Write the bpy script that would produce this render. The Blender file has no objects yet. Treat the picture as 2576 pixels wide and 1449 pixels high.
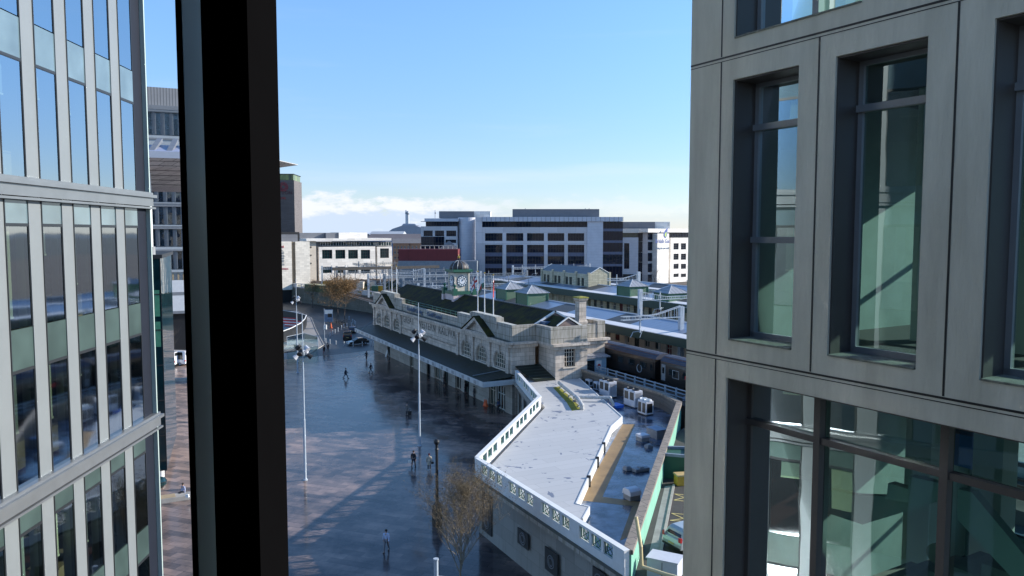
import bpy, bmesh, math, random
from mathutils import Vector, Matrix
random.seed(7)
R = math.radians
sc = bpy.context.scene
col = sc.collection
# ------------------------------------------------------------------ camera, sky, sun, exposure
EYE = 24.0; FOC = 1926.0; PIT = math.atan(140 / 1926)
cam = bpy.data.objects.new('camera', bpy.data.cameras.new('camera'))
col.objects.link(cam); sc.camera = cam
cam.location = (0, 0, EYE); cam.rotation_euler = (R(90) - PIT, 0, 0)
cam.data.sensor_width = 36; cam.data.lens = 36 * 1926 / 2576
cam.data.clip_start = .05; cam.data.clip_end = 30000
SAZ = R(14); SEL = R(21.5)                     # sun: 14 degrees beyond the camera's right, 21.5 up
SUN = Vector((math.cos(SAZ) * math.cos(SEL), math.sin(SAZ) * math.cos(SEL), math.sin(SEL)))
w = bpy.data.worlds.new("World"); sc.world = w; w.use_nodes = True
nt = w.node_tree; N = nt.nodes; Lk = nt.links
bg = N['Background']
sky = N.new('ShaderNodeTexSky'); sky.sky_type = 'NISHITA'; sky.sun_disc = False
sky.sun_elevation = SEL; sky.sun_rotation = math.pi / 2 - SAZ; sky.air_density = 1.0; sky.dust_density = .0; sky.ozone_density = 1.7
tc = N.new('ShaderNodeTexCoord'); sep = N.new('ShaderNodeSeparateXYZ'); Lk.new(tc.outputs['Generated'], sep.inputs[0])
mp = N.new('ShaderNodeMapping'); mp.inputs['Scale'].default_value = (9, 9, 24); Lk.new(tc.outputs['Generated'], mp.inputs[0])
nz = N.new('ShaderNodeTexNoise'); nz.inputs['Scale'].default_value = 1.9; nz.inputs['Detail'].default_value = 8; nz.inputs['Roughness'].default_value = .62
Lk.new(mp.outputs[0], nz.inputs[0])
def wmath(op, a, b=None, c=None):
    m = N.new('ShaderNodeMath'); m.operation = op
    for i, v in enumerate((a, b, c)):
        if v is None: continue
        if isinstance(v, (int, float)): m.inputs[i].default_value = v
        else: Lk.new(v, m.inputs[i])
    return m.outputs[0]
def wramp(v, a, b, c, d):
    m = N.new('ShaderNodeMapRange'); m.interpolation_type = 'SMOOTHSTEP'
    Lk.new(v, m.inputs[0])
    for i, x in enumerate((a, b, c, d)): m.inputs[i + 1].default_value = x
    return m.outputs[0]
dens = wmath('MULTIPLY', wramp(wmath('SUBTRACT', nz.outputs['Fac'], wramp(sep.outputs['Z'], .0, .062, -.22, .24)), .34, .50, 0, 1), wmath('MULTIPLY', wramp(sep.outputs['Z'], .05, .07, 1, 0), wramp(sep.outputs['X'], -.13, .04, 1, .3)))
mpw = N.new('ShaderNodeMapping'); mpw.inputs['Scale'].default_value = (1.2, 3, 14); Lk.new(tc.outputs['Generated'], mpw.inputs[0])
nw = N.new('ShaderNodeTexNoise'); nw.inputs['Scale'].default_value = 1.3; nw.inputs['Detail'].default_value = 6
Lk.new(mpw.outputs[0], nw.inputs[0])
wisp = wmath('MULTIPLY', wramp(nw.outputs['Fac'], .52, .75, 0, .3), wramp(sep.outputs['Z'], .12, .4, 1, 0))
ccol = N.new('ShaderNodeMixRGB'); ccol.inputs[1].default_value = (3.7, 4.4, 5.5, 1); ccol.inputs[2].default_value = (5.2, 5.4, 5.9, 1)
Lk.new(wramp(wmath('ADD', nz.outputs['Fac'], wramp(sep.outputs['Z'], .008, .045, -.16, .2)), .42, .6, 0, 1), ccol.inputs[0])
mix = N.new('ShaderNodeMixRGB'); Lk.new(wmath('MAXIMUM', dens, wisp), mix.inputs[0]); tint = N.new('ShaderNodeMixRGB'); tint.blend_type = 'MULTIPLY'; tint.inputs[0].default_value = 1; tr_ = N.new('ShaderNodeMixRGB'); tr_.inputs[1].default_value = (.64, .705, 1.0, 1); tr_.inputs[2].default_value = (.90, 1.16, 1.42, 1); Lk.new(wramp(sep.outputs['Z'], -.02, .34, 0, 1), tr_.inputs[0]); Lk.new(tr_.outputs[0], tint.inputs[2]); Lk.new(sky.outputs[0], tint.inputs[1]); Lk.new(tint.outputs[0], mix.inputs[1]); Lk.new(ccol.outputs[0], mix.inputs[2])
Lk.new(mix.outputs[0], bg.inputs[0]); bg.inputs[1].default_value = .118
sun = bpy.data.objects.new('sun', bpy.data.lights.new('sun', 'SUN')); col.objects.link(sun)
sun.data.energy = 5.0; sun.data.angle = R(.5); sun.data.color = (1, .945, .86)
sun.rotation_euler = SUN.to_track_quat('Z', 'Y').to_euler()
sc.view_settings.view_transform = 'Standard'; sc.view_settings.look = 'None'
sc.view_settings.exposure = .65; sc.view_settings.gamma = 1; sc.view_settings.use_curve_mapping = False
sc.render.engine = 'CYCLES'; sc.cycles.use_denoising = True; sc.cycles.max_bounces = 8; sc.cycles.transparent_max_bounces = 16
sc.cycles.diffuse_bounces = 3; sc.cycles.sample_clamp_indirect = 40; sc.cycles.blur_glossy = .15

# ------------------------------------------------------------------ measuring: photo pixel (2576 wide) -> point
cp, sp = math.cos(PIT), math.sin(PIT)
def ray(x, y):
    u = x - 1288; v = 724.5 - y
    return (u, FOC * cp + v * sp, -FOC * sp + v * cp)
def G(x, y, z=0.0):
    d = ray(x, y); k = (z - EYE) / d[2]; return Vector((d[0] * k, d[1] * k, z))
def D(x, y, Y):
    d = ray(x, y); k = Y / d[1]; return Vector((d[0] * k, Y, EYE + d[2] * k))
class Frame:
    """local frame: +X along angle th, +Y along th+90, origin o"""
    def __init__(s, ox, oy, th):
        s.o = Vector((ox, oy, 0)); s.th = th
        s.M = Matrix.Translation(s.o) @ Matrix.Rotation(th, 4, 'Z'); s.I = s.M.inverted()
    def g(s, x, y, z=0.0):
        p = s.I @ G(x, y, z); return (p.x, p.y, z)
    def onx(s, x, y, xc):
        d = s.I.to_3x3() @ Vector(ray(x, y)); e = s.I @ Vector((0, 0, EYE)); k = (xc - e.x) / d.x
        return (xc, e.y + d.y * k, EYE + d.z * k)
    def ony(s, x, y, yc):
        d = s.I.to_3x3() @ Vector(ray(x, y)); e = s.I @ Vector((0, 0, EYE)); k = (yc - e.y) / d.y
        return (e.x + d.x * k, yc, EYE + d.z * k)
    def w(s, x, y, z=0): return s.M @ Vector((x, y, z))

# ------------------------------------------------------------------ mesh builder
class MB:
    def __init__(s): s.v = []; s.f = []; s.m = []; s.mi = 0; s.sm = []; s.smooth = False
    def add(s, vs, fs):
        b = len(s.v); s.v += [tuple(v) for v in vs]
        for f in fs: s.f.append([b + i for i in f]); s.m.append(s.mi); s.sm.append(s.smooth)
        return s
    def box(s, x0, x1, y0, y1, z0, z1, rot=0, piv=None):
        if x0 > x1: x0, x1 = x1, x0
        if y0 > y1: y0, y1 = y1, y0
        if z0 > z1: z0, z1 = z1, z0
        vs = [(x, y, z) for z in (z0, z1) for y in (y0, y1) for x in (x0, x1)]
        if rot:
            c, n = math.cos(rot), math.sin(rot); px, py = piv or ((x0 + x1) / 2, (y0 + y1) / 2)
            vs = [(px + (x - px) * c - (y - py) * n, py + (x - px) * n + (y - py) * c, z) for x, y, z in vs]
        return s.add(vs, [(0, 2, 3, 1), (4, 5, 7, 6), (0, 1, 5, 4), (2, 6, 7, 3), (0, 4, 6, 2), (1, 3, 7, 5)])
    def prism(s, poly, z0, z1):
        """poly: xy points, z0/z1 numbers or lists"""
        n = len(poly); a = z0 if isinstance(z0, (list, tuple)) else [z0] * n; b = z1 if isinstance(z1, (list, tuple)) else [z1] * n
        if sum(poly[i][0] * poly[(i + 1) % n][1] - poly[(i + 1) % n][0] * poly[i][1] for i in range(n)) < 0:
            poly = poly[::-1]; a = a[::-1]; b = b[::-1]
        vs = [(p[0], p[1], a[i]) for i, p in enumerate(poly)] + [(p[0], p[1], b[i]) for i, p in enumerate(poly)]
        return s.add(vs, [tuple(range(n))[::-1], tuple(range(n, 2 * n))] + [(i, (i + 1) % n, n + (i + 1) % n, n + i) for i in range(n)])
    def ext(s, prof, axis, t0, t1):
        """profile (p,z) pairs extruded along axis 'x' or 'y' from t0 to t1"""
        n = len(prof); pt = (lambda t, p: (t, p[0], p[1])) if axis == 'x' else (lambda t, p: (p[0], t, p[1]))
        vs = [pt(t0, p) for p in prof] + [pt(t1, p) for p in prof]
        return s.add(vs, [tuple(range(n)), tuple(range(n, 2 * n))[::-1]] + [(i, n + i, n + (i + 1) % n, (i + 1) % n) for i in range(n)])
    def quad(s, *p): return s.add(p, [tuple(range(len(p)))])
    def bar(s, a, b, r, n=6, r2=None, cap=True):
        a = Vector(a); b = Vector(b); d = b - a
        if d.length < 1e-6: return s
        d.normalize(); u = d.cross(Vector((0, 0, 1)) if abs(d.z) < .9 else Vector((1, 0, 0))).normalized(); q = d.cross(u)
        r2 = r if r2 is None else r2; off = math.pi / n if n == 4 else 0
        vs = [a + (u * math.cos(off + 2 * math.pi * i / n) + q * math.sin(off + 2 * math.pi * i / n)) * r for i in range(n)] + \
             [b + (u * math.cos(off + 2 * math.pi * i / n) + q * math.sin(off + 2 * math.pi * i / n)) * r2 for i in range(n)]
        fs = [(i, (i + 1) % n, n + (i + 1) % n, n + i) for i in range(n)]
        if cap: fs += [tuple(range(n))[::-1], tuple(range(n, 2 * n))]
        return s.add(vs, fs)
    def tube(s, pts, r, n=8):
        for i in range(len(pts) - 1): s.bar(pts[i], pts[i + 1], r, n)
        return s
    def lathe(s, prof, cx=0, cy=0, n=16, off=0.0, square=False):
        vs = []; k = len(prof)
        for r, z in prof:
            for i in range(n):
                a = off + 2 * math.pi * i / n; vs.append((cx + r * math.cos(a), cy + r * math.sin(a), z))
        fs = [(j * n + i, j * n + (i + 1) % n, (j + 1) * n + (i + 1) % n, (j + 1) * n + i) for j in range(k - 1) for i in range(n)]
        fs += [tuple(range(n))[::-1], tuple((k - 1) * n + i for i in range(n))]
        return s.add(vs, fs)
    def ball(s, c, r, n=10, sx=1, sy=1, sz=1):
        k = max(4, n // 2)
        prof = [(max(1e-3, math.sin(math.pi * j / k)), -math.cos(math.pi * j / k)) for j in range(k + 1)]
        vs = []; b = MB().lathe(prof, 0, 0, n)
        return s.add([(c[0] + x * r * sx, c[1] + y * r * sy, c[2] + z * r * sz) for x, y, z in b.v], b.f)
    def build(s, name, mats, parent=None, mods=None, bevel=0, shade=False):
        me = bpy.data.meshes.new(name); me.from_pydata(s.v, [], s.f)
        if not isinstance(mats, (list, tuple)): mats = [mats]
        for m in mats: me.materials.append(m)
        me.polygons.foreach_set('material_index', s.m)
        if shade or any(s.sm): me.polygons.foreach_set('use_smooth', [shade or x for x in s.sm])
        me.update()
        o = bpy.data.objects.new(name, me); col.objects.link(o)
        if parent is not None: o.parent = parent
        if bevel:
            b = o.modifiers.new('bev', 'BEVEL'); b.width = bevel; b.segments = 2; b.limit_method = 'ANGLE'
        return o
def wall(mb, axis, c, t, u0, u1, z0, z1, ops, inward):
    """wall in plane axis=c with openings (u0,u1,z0,z1); thickness t towards inward(+1/-1): front face, reveals, ends"""
    us = sorted({u0, u1, *[o[0] for o in ops], *[o[1] for o in ops]}); zs = sorted({z0, z1, *[o[2] for o in ops], *[o[3] for o in ops]})
    us = [u for u in us if u0 <= u <= u1]; zs = [z for z in zs if z0 <= z <= z1]
    P = (lambda u, z, d=0: (c + d * inward, u, z)) if axis == 'x' else (lambda u, z, d=0: (u, c + d * inward, z))
    for i in range(len(us) - 1):
        for j in range(len(zs) - 1):
            um = (us[i] + us[i + 1]) / 2; zm = (zs[j] + zs[j + 1]) / 2
            if any(o[0] < um < o[1] and o[2] < zm < o[3] for o in ops): continue
            mb.quad(P(us[i], zs[j]), P(us[i + 1], zs[j]), P(us[i + 1], zs[j + 1]), P(us[i], zs[j + 1]))
            mb.quad(P(us[i], zs[j], t), P(us[i], zs[j + 1], t), P(us[i + 1], zs[j + 1], t), P(us[i + 1], zs[j], t))
    for a, b, q, r_ in list(ops) + [(u0, u1, z0, z1)]:
        mb.quad(P(a, q), P(a, q, t), P(a, r_, t), P(a, r_)); mb.quad(P(b, q), P(b, q, t), P(b, r_, t), P(b, r_))
        mb.quad(P(a, q), P(b, q), P(b, q, t), P(a, q, t)); mb.quad(P(a, r_), P(b, r_), P(b, r_, t), P(a, r_, t))
    return mb
def frame_bars(mb, axis, c, u0, u1, z0, z1, nu, nz, w=.06, d=.08, rails=None):
    for i in range(nu + 1):
        u = u0 + (u1 - u0) * i / nu
        a, b = max(u0, u - w / 2), min(u1, u + w / 2)
        (mb.box(c - d / 2, c + d / 2, a, b, z0, z1) if axis == 'x' else mb.box(a, b, c - d / 2, c + d / 2, z0, z1))
    zz = [z0 + (z1 - z0) * j / nz for j in range(nz + 1)] if rails is None else rails
    for z in zz:
        a, b = max(z0, z - w / 2), min(z1, z + w / 2); e = d / 2 + .004
        (mb.box(c - e, c + e, u0, u1, a, b) if axis == 'x' else mb.box(u0, u1, c - e, c + e, a, b))
    return mb
def tag(o, label=None, cat=None, group=None, kind=None):
    if label: o['label'] = label
    if cat: o['category'] = cat
    if group: o['group'] = group
    if kind: o['kind'] = kind
    return o
def thing(name, label, cat, loc=(0, 0, 0), rz=0, group=None):
    o = bpy.data.objects.new(name, None); col.objects.link(o); o.empty_display_size = .3
    o.location = loc; o.rotation_euler = (0, 0, rz); return tag(o, label, cat, group)
def copy_tree(o, parent=None):
    c = o.copy(); col.objects.link(c); c.parent = parent
    for k in list(o.children): copy_tree(k, c)
    return c
def struct(o): o['kind'] = 'structure'; return o
def text(name, body, size, M, mat, parent=None, ext=.03, align='CENTER', space=1.0, sx=1.0):
    cu = bpy.data.curves.new(name, 'FONT'); cu.body = body; cu.size = size; cu.extrude = ext; cu.align_x = align; cu.align_y = 'BOTTOM'
    cu.space_character = space; cu.resolution_u = 3; cu.materials.append(mat)
    o = bpy.data.objects.new(name, cu); col.objects.link(o)
    return _mesh(o, M @ Matrix.Diagonal((sx, 1, 1, 1)), parent, name)
def _mesh(o, M_, parent, name):
    dg = bpy.context.evaluated_depsgraph_get(); me = bpy.data.meshes.new_from_object(o.evaluated_get(dg)); n = bpy.data.objects.new(name, me); col.objects.link(n); cu = o.data; bpy.data.objects.remove(o); n.name = name
    if parent is not None: n.parent = parent
    n.matrix_local = M_; return n
def face_mat(loc, right):
    """matrix for text whose x axis is `right` (horizontal) and y axis is up"""
    r = Vector(right).normalized(); u = Vector((0, 0, 1)); n = r.cross(u)
    m = Matrix((r, u, n)).transposed().to_4x4(); m.translation = Vector(loc); return m

# ------------------------------------------------------------------ materials
def newmat(name):
    m = bpy.data.materials.new(name); m.use_nodes = True; return m, m.node_tree.nodes, m.node_tree.links, m.node_tree.nodes['Principled BSDF']
def mat(name, c, rough=.6, var=.18, scale=1.5, bump=.0, metal=0.0, c2=None, sc3=(1, 1, 1), thr=None, spec=.5, coat=0):
    m, n, l, p = newmat(name)
    p.inputs['Roughness'].default_value = rough; p.inputs['Metallic'].default_value = metal; p.inputs['Specular IOR Level'].default_value = spec
    p.inputs['Coat Weight'].default_value = coat; p.inputs['Coat Roughness'].default_value = .05
    t = n.new('ShaderNodeTexCoord'); mp = n.new('ShaderNodeMapping'); mp.inputs['Scale'].default_value = sc3; l.new(t.outputs['Object'], mp.inputs[0])
    z = n.new('ShaderNodeTexNoise'); z.inputs['Scale'].default_value = scale; z.inputs['Detail'].default_value = 6; z.inputs['Roughness'].default_value = .6
    l.new(mp.outputs[0], z.inputs[0])
    r = n.new('ShaderNodeValToRGB'); l.new(z.outputs['Fac'], r.inputs[0])
    a, b = thr or (.3, .7); r.color_ramp.elements[0].position = a; r.color_ramp.elements[1].position = b
    c2 = c2 or tuple(min(1, x * (1 + var)) for x in c); c1 = tuple(x * (1 - var) for x in c) if c2 is None or var else c
    r.color_ramp.elements[0].color = (*c1, 1); r.color_ramp.elements[1].color = (*c2, 1)
    l.new(r.outputs[0], p.inputs['Base Color'])
    if bump:
        z2 = n.new('ShaderNodeTexNoise'); z2.inputs['Scale'].default_value = scale * 9; z2.inputs['Detail'].default_value = 4; l.new(mp.outputs[0], z2.inputs[0])
        bm = n.new('ShaderNodeBump'); bm.inputs['Strength'].default_value = bump; bm.inputs['Distance'].default_value = .03; l.new(z2.outputs['Fac'], bm.inputs['Height']); l.new(bm.outputs[0], p.inputs['Normal'])
    return m
def blocks(name, c, joint, bw, bh, mortar=.012, rough=.8, var=.12, stain=.4, staincol=(.10, .10, .07), bump=.3, streak=(2.2, 2.2, .28), lay='wall', stt=(.52, .78)):
    """coursed blocks / bricks with weather streaks; metres"""
    m, n, l, p = newmat(name); p.inputs['Roughness'].default_value = rough
    t = n.new('ShaderNodeTexCoord'); s = n.new('ShaderNodeSeparateXYZ'); l.new(t.outputs['Object'], s.inputs[0])
    ad = n.new('ShaderNodeMath'); ad.operation = 'ADD'; l.new(s.outputs[0], ad.inputs[0]); l.new(s.outputs[1], ad.inputs[1])
    cb = n.new('ShaderNodeCombineXYZ')
    if lay == 'wall': l.new(ad.outputs[0], cb.inputs[0]); l.new(s.outputs[2], cb.inputs[1])
    else: l.new(s.outputs[0], cb.inputs[0]); l.new(s.outputs[1], cb.inputs[1])
    b = n.new('ShaderNodeTexBrick'); l.new(cb.outputs[0], b.inputs[0]); b.inputs['Scale'].default_value = 1
    b.inputs['Brick Width'].default_value = bw; b.inputs['Row Height'].default_value = bh; b.inputs['Mortar Size'].default_value = mortar; b.inputs['Mortar Smooth'].default_value = .2
    b.inputs['Color1'].default_value = (*[x * (1 - var) for x in c], 1); b.inputs['Color2'].default_value = (*[min(1, x * (1 + var)) for x in c], 1); b.inputs['Mortar'].default_value = (*joint, 1)
    mp = n.new('ShaderNodeMapping'); mp.inputs['Scale'].default_value = streak; l.new(t.outputs['Object'], mp.inputs[0])
    z = n.new('ShaderNodeTexNoise'); z.inputs['Scale'].default_value = 1; z.inputs['Detail'].default_value = 8; z.inputs['Roughness'].default_value = .65; l.new(mp.outputs[0], z.inputs[0])
    mr = n.new('ShaderNodeMapRange'); l.new(z.outputs['Fac'], mr.inputs[0])
    for i, x in enumerate((stt[0], stt[1], 0, stain)): mr.inputs[i + 1].default_value = x
    mx = n.new('ShaderNodeMixRGB'); l.new(mr.outputs[0], mx.inputs[0]); l.new(b.outputs['Color'], mx.inputs[1]); mx.inputs[2].default_value = (*staincol, 1)
    l.new(mx.outputs[0], p.inputs['Base Color'])
    bm = n.new('ShaderNodeBump'); bm.inputs['Strength'].default_value = bump; bm.inputs['Distance'].default_value = .02; bm.invert = True
    l.new(b.outputs['Fac'], bm.inputs['Height']); l.new(bm.outputs[0], p.inputs['Normal'])
    return m
def stripes(name, c1, c2, axis, period, duty=.12, rough=.45, metal=0, bump=.6, moss=None, spec=.5):
    """standing-seam / ribbed sheet: thin line every `period` along axis"""
    m, n, l, p = newmat(name); p.inputs['Roughness'].default_value = rough; p.inputs['Metallic'].default_value = metal; p.inputs['Specular IOR Level'].default_value = spec
    t = n.new('ShaderNodeTexCoord'); s = n.new('ShaderNodeSeparateXYZ'); l.new(t.outputs['Object'], s.inputs[0])
    a = n.new('ShaderNodeMath'); a.operation = 'FRACT'; d = n.new('ShaderNodeMath'); d.operation = 'DIVIDE'; l.new(s.outputs[axis], d.inputs[0]); d.inputs[1].default_value = period
    l.new(d.outputs[0], a.inputs[0]); g = n.new('ShaderNodeMath'); g.operation = 'LESS_THAN'; l.new(a.outputs[0], g.inputs[0]); g.inputs[1].default_value = duty
    mx = n.new('ShaderNodeMixRGB'); l.new(g.outputs[0], mx.inputs[0]); mx.inputs[1].default_value = (*c1, 1); mx.inputs[2].default_value = (*c2, 1)
    z = n.new('ShaderNodeTexNoise'); z.inputs['Scale'].default_value = .55; z.inputs['Detail'].default_value = 8; z.inputs['Roughness'].default_value = .65; l.new(t.outputs['Object'], z.inputs[0])
    mr = n.new('ShaderNodeMapRange'); l.new(z.outputs['Fac'], mr.inputs[0])
    for i, x in enumerate((.42, .66, 0, .75 if moss else .25)): mr.inputs[i + 1].default_value = x
    m2 = n.new('ShaderNodeMixRGB'); l.new(mr.outputs[0], m2.inputs[0]); l.new(mx.outputs[0], m2.inputs[1]); m2.inputs[2].default_value = (*(moss or tuple(x * .6 for x in c1)), 1)
    l.new(m2.outputs[0], p.inputs['Base Color'])
    bm = n.new('ShaderNodeBump'); bm.inputs['Strength'].default_value = bump; bm.inputs['Distance'].default_value = .04; l.new(g.outputs[0], bm.inputs['Height']); l.new(bm.outputs[0], p.inputs['Normal'])
    return m
def glassmat(name, base, ior=1.9, rough=.03, wav=.02):
    m, n, l, p = newmat(name); p.inputs['Base Color'].default_value = (*base, 1); p.inputs['Roughness'].default_value = rough; p.inputs['IOR'].default_value = ior
    t = n.new('ShaderNodeTexCoord'); z = n.new('ShaderNodeTexNoise'); z.inputs['Scale'].default_value = .45; l.new(t.outputs['Object'], z.inputs[0])
    bm = n.new('ShaderNodeBump'); bm.inputs['Strength'].default_value = wav * 3; bm.inputs['Distance'].default_value = .15; l.new(z.outputs['Fac'], bm.inputs['Height']); l.new(bm.outputs[0], p.inputs['Normal'])
    r = n.new('ShaderNodeMixRGB'); z3 = n.new('ShaderNodeTexNoise'); z3.inputs['Scale'].default_value = .8; l.new(t.outputs['Object'], z3.inputs[0]); l.new(z3.outputs['Fac'], r.inputs[0])
    r.inputs[1].default_value = (*[x * .4 for x in base], 1); r.inputs[2].default_value = (*[x * 1.7 for x in base], 1); l.new(r.outputs[0], p.inputs['Base Color'])
    return m
def clearglass(name, tint, refl=.3, rcol=(.85, .93, 1), wav=.05, rough=.0):
    m, n, l, p = newmat(name); n.remove(p); out = n['Material Output']
    tr = n.new('ShaderNodeBsdfTransparent'); tr.inputs[0].default_value = (*tint, 1); gl = n.new('ShaderNodeBsdfGlossy'); gl.inputs['Color'].default_value = (*rcol, 1); gl.inputs['Roughness'].default_value = rough
    fr = n.new('ShaderNodeFresnel'); fr.inputs[0].default_value = 1.5
    ad = n.new('ShaderNodeMath'); ad.operation = 'MULTIPLY_ADD'; l.new(fr.outputs[0], ad.inputs[0]); ad.inputs[1].default_value = 1 - refl; ad.inputs[2].default_value = refl; ad.use_clamp = True
    t = n.new('ShaderNodeTexCoord'); z = n.new('ShaderNodeTexNoise'); z.inputs['Scale'].default_value = .7; l.new(t.outputs['Object'], z.inputs[0])
    bm = n.new('ShaderNodeBump'); bm.inputs['Strength'].default_value = wav; bm.inputs['Distance'].default_value = .2; l.new(z.outputs['Fac'], bm.inputs['Height']); l.new(bm.outputs[0], gl.inputs['Normal'])
    mx = n.new('ShaderNodeMixShader'); l.new(ad.outputs[0], mx.inputs[0]); l.new(tr.outputs[0], mx.inputs[1]); l.new(gl.outputs[0], mx.inputs[2]); l.new(mx.outputs[0], out.inputs[0])
    return m

M = {}
M['stone'] = blocks('portland_stone', (.56, .48, .40), (.26, .22, .18), 1.3, .55, .02, stain=.75, staincol=(.19, .165, .13), var=.17, stt=(.48, .74))
M['stone_par'] = blocks('parapet_stone', (.42, .385, .33), (.12, .11, .09), 2.6, 1.15, .03, stain=.8, staincol=(.11, .105, .06), stt=(.44, .70))
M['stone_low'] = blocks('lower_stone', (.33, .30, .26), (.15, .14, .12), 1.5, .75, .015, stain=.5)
M['granite'] = blocks('grey_wing_stone', (.27, .26, .235), (.17, .16, .14), 2.2, 1.0, .012, stain=.6, staincol=(.10, .10, .085))
M['stain_top'] = mat('mossy_ledge', (.06, .06, .045), .9, .4, 3, .4, c2=(.16, .16, .13))
M['slate'] = stripes('mossy_slate_roof', (.026, .026, .020), (.014, .014, .011), 1, .9, .14, .85, bump=.3, moss=(.065, .064, .012), spec=.1)
M['canopy'] = stripes('ribbed_canopy_roof', (.012, .018, .016), (.085, .10, .095), 1, .75, .16, .5, bump=.9, moss=(.018, .026, .010), spec=.25)
M['white'] = mat('white_paint', (.72, .72, .70), .45, .06, 2)
M['offwhite'] = mat('offwhite_fascia', (.52, .52, .51), .5, .1, 1.2)
M['green'] = stripes('green_boards', (.055, .15, .085), (.02, .06, .035), 2, .22, .14, .5, bump=.5)
M['greenp'] = mat('green_paint', (.025, .115, .072), .4, .15, 2)
M['greenf'] = mat('dark_green_fascia', (.022, .055, .042), .45, .12, .7)
M['mint'] = mat('mint_green_wall', (.20, .45, .33), .6, .12, .6)
M['mintdk'] = mat('dark_green_wall', (.02, .085, .05), .6, .15, .6)
M['pink'] = mat('pink_render', (.62, .50, .48), .7, .08, 1)
M['cream'] = mat('cream_stone', (.62, .54, .44), .7, .1, 1)
M['lead'] = mat('dark_lead_dome', (.045, .036, .03), .55, .35, 3, .2)
M['gold'] = mat('gold_finial', (.75, .5, .12), .3, .1, 3, metal=1)
M['gable'] = blocks('brown_gable_brick', (.24, .17, .15), (.13, .1, .09), .3, .1, .012, stain=.2)
M['glass'] = glassmat('dark_window_glass', (.012, .018, .02), 1.6)
M['glassg'] = glassmat('greenish_window_glass', (.06, .08, .07), 1.5, .06)
M['glassb'] = glassmat('office_window_glass', (.008, .013, .028), 1.33)
M['glassbb'] = glassmat('blue_band_glass', (.05, .07, .13), 1.5, .1)
M['teal'] = glassmat('teal_block_glass', (.008, .03, .033), 1.6, .03, .03)
M['steel'] = mat('galvanised_steel', (.38, .43, .48), .5, .12, 2)
M['steeldk'] = mat('weathered_steel', (.20, .23, .26), .5, .15, 2)
M['black'] = mat('black_metal', (.012, .012, .013), .5, .1, 4)
M['rubber'] = mat('black_rubber', (.015, .015, .015), .7, .1, 4)
M['grey'] = mat('grey_paint', (.22, .23, .24), .5, .1, 2)
M['ltgrey'] = mat('light_grey_unit', (.55, .56, .60), .5, .06, 2)
M['ballast'] = mat('brown_ballast', (.075, .055, .042), .95, .5, .35, .5, c2=(.14, .11, .085))
M['rail'] = mat('rusty_rail', (.16, .085, .055), .4, .2, 2, metal=.4)
M['asphalt'] = mat('wet_asphalt', (.028, .028, .03), .42, .35, .4, .2, c2=(.055, .053, .052))
M['carpark'] = mat('car_park_asphalt', (.05, .045, .042), .85, .3, .6, .4)
M['concrete'] = mat('pale_concrete', (.33, .31, .28), .8, .2, 1.2, .2)
M['paveg'] = mat('grey_path', (.26, .25, .24), .8, .2, 1.4, .2)
M['yellow'] = mat('yellow_line_paint', (.50, .40, .16), .7, .25, 3)
M['ochre'] = mat('yellow_ochre', (.55, .30, .03), .6, .15, 2)
M['red'] = mat('red_paint', (.45, .02, .02), .5, .1, 3)
M['maroon'] = stripes('maroon_cladding', (.16, .018, .022), (.09, .012, .014), 0, 3.3, .03, .6, bump=.2)
M['orange'] = mat('orange_plastic', (.75, .13, .03), .5, .05, 3)
M['train'] = mat('dark_green_train_side', (.016, .014, .013), .35, .3, .8, coat=.25)
M['trainroof'] = mat('dusty_train_roof', (.045, .05, .075), .6, .2, 1, .1)
M['skyl'] = stripes('blue_grey_sheet_roof', (.20, .25, .35), (.13, .17, .25), 1, 1.15, .06, .3, bump=.3)
M['skydk'] = stripes('dark_ribbed_roof', (.05, .055, .058), (.13, .14, .14), 1, .6, .16, .6, bump=.6)
M['leadroof'] = stripes('lead_seam_roof', (.30, .31, .33), (.10, .1, .11), 0, .9, .1, .45, bump=.6)
M['wband'] = mat('white_roof_band', (.66, .66, .67), .6, .08, .6)
M['panel'] = stripes('white_panel_cladding', (.60, .61, .66), (.44, .45, .5), 2, 1.0, .05, .35, bump=.2)
M['offstone'] = blocks('pale_cladding', (.60, .575, .58), (.42, .41, .42), 6.5, 4.0, .05, stain=.12, rough=.6)
M['warmclad'] = blocks('warm_limestone_cladding', (.74, .68, .58), (.5, .46, .4), 1.6, .7, .02, stain=.18, staincol=(.5, .43, .33))
M['warmwhite'] = blocks('warm_white_cladding', (.78, .74, .68), (.5, .48, .45), 3, 1.1, .02, stain=.08)
M['greyclad'] = stripes('grey_metal_cladding', (.16, .165, .18), (.11, .115, .125), 2, .6, .08, .5, bump=.2)
M['towerbrick'] = blocks('grey_brown_tower_brick', (.135, .12, .118), (.09, .085, .08), 2.2, .45, .03, stain=.3, staincol=(.08, .075, .075))
M['brickor'] = blocks('orange_house_brick', (.42, .22, .12), (.3, .2, .15), .6, .3, .03, stain=.1)
M['rooftile'] = mat('grey_roof_tile', (.18, .17, .17), .8, .15, 1)
M['yellbrick'] = blocks('pale_yellow_brick', (.46, .43, .31), (.25, .23, .17), 1.6, .42, .03, stain=.55, staincol=(.2, .19, .14), stt=(.45, .75))
M['alu'] = mat('silver_facade_panel', (.205, .222, .225), .42, .05, .8, .03, metal=.15)
M['alush'] = mat('silver_band_panel', (.225, .235, .24), .28, .08, 1.4, .02, metal=.5)
M['alusl'] = stripes('slatted_silver_panel', (.20, .20, .20), (.12, .12, .12), 2, .045, .35, .4, bump=.5)
M['dkframe'] = mat('dark_window_frame', (.018, .02, .022), .4, .1, 3)
M['pinkclad'] = mat('interior_pink', (.3, .2, .17), .6, .1, 3)
M['spandrel'] = glassmat('grey_spandrel_glass', (.045, .07, .063), 1.45, .32, .02)
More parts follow.
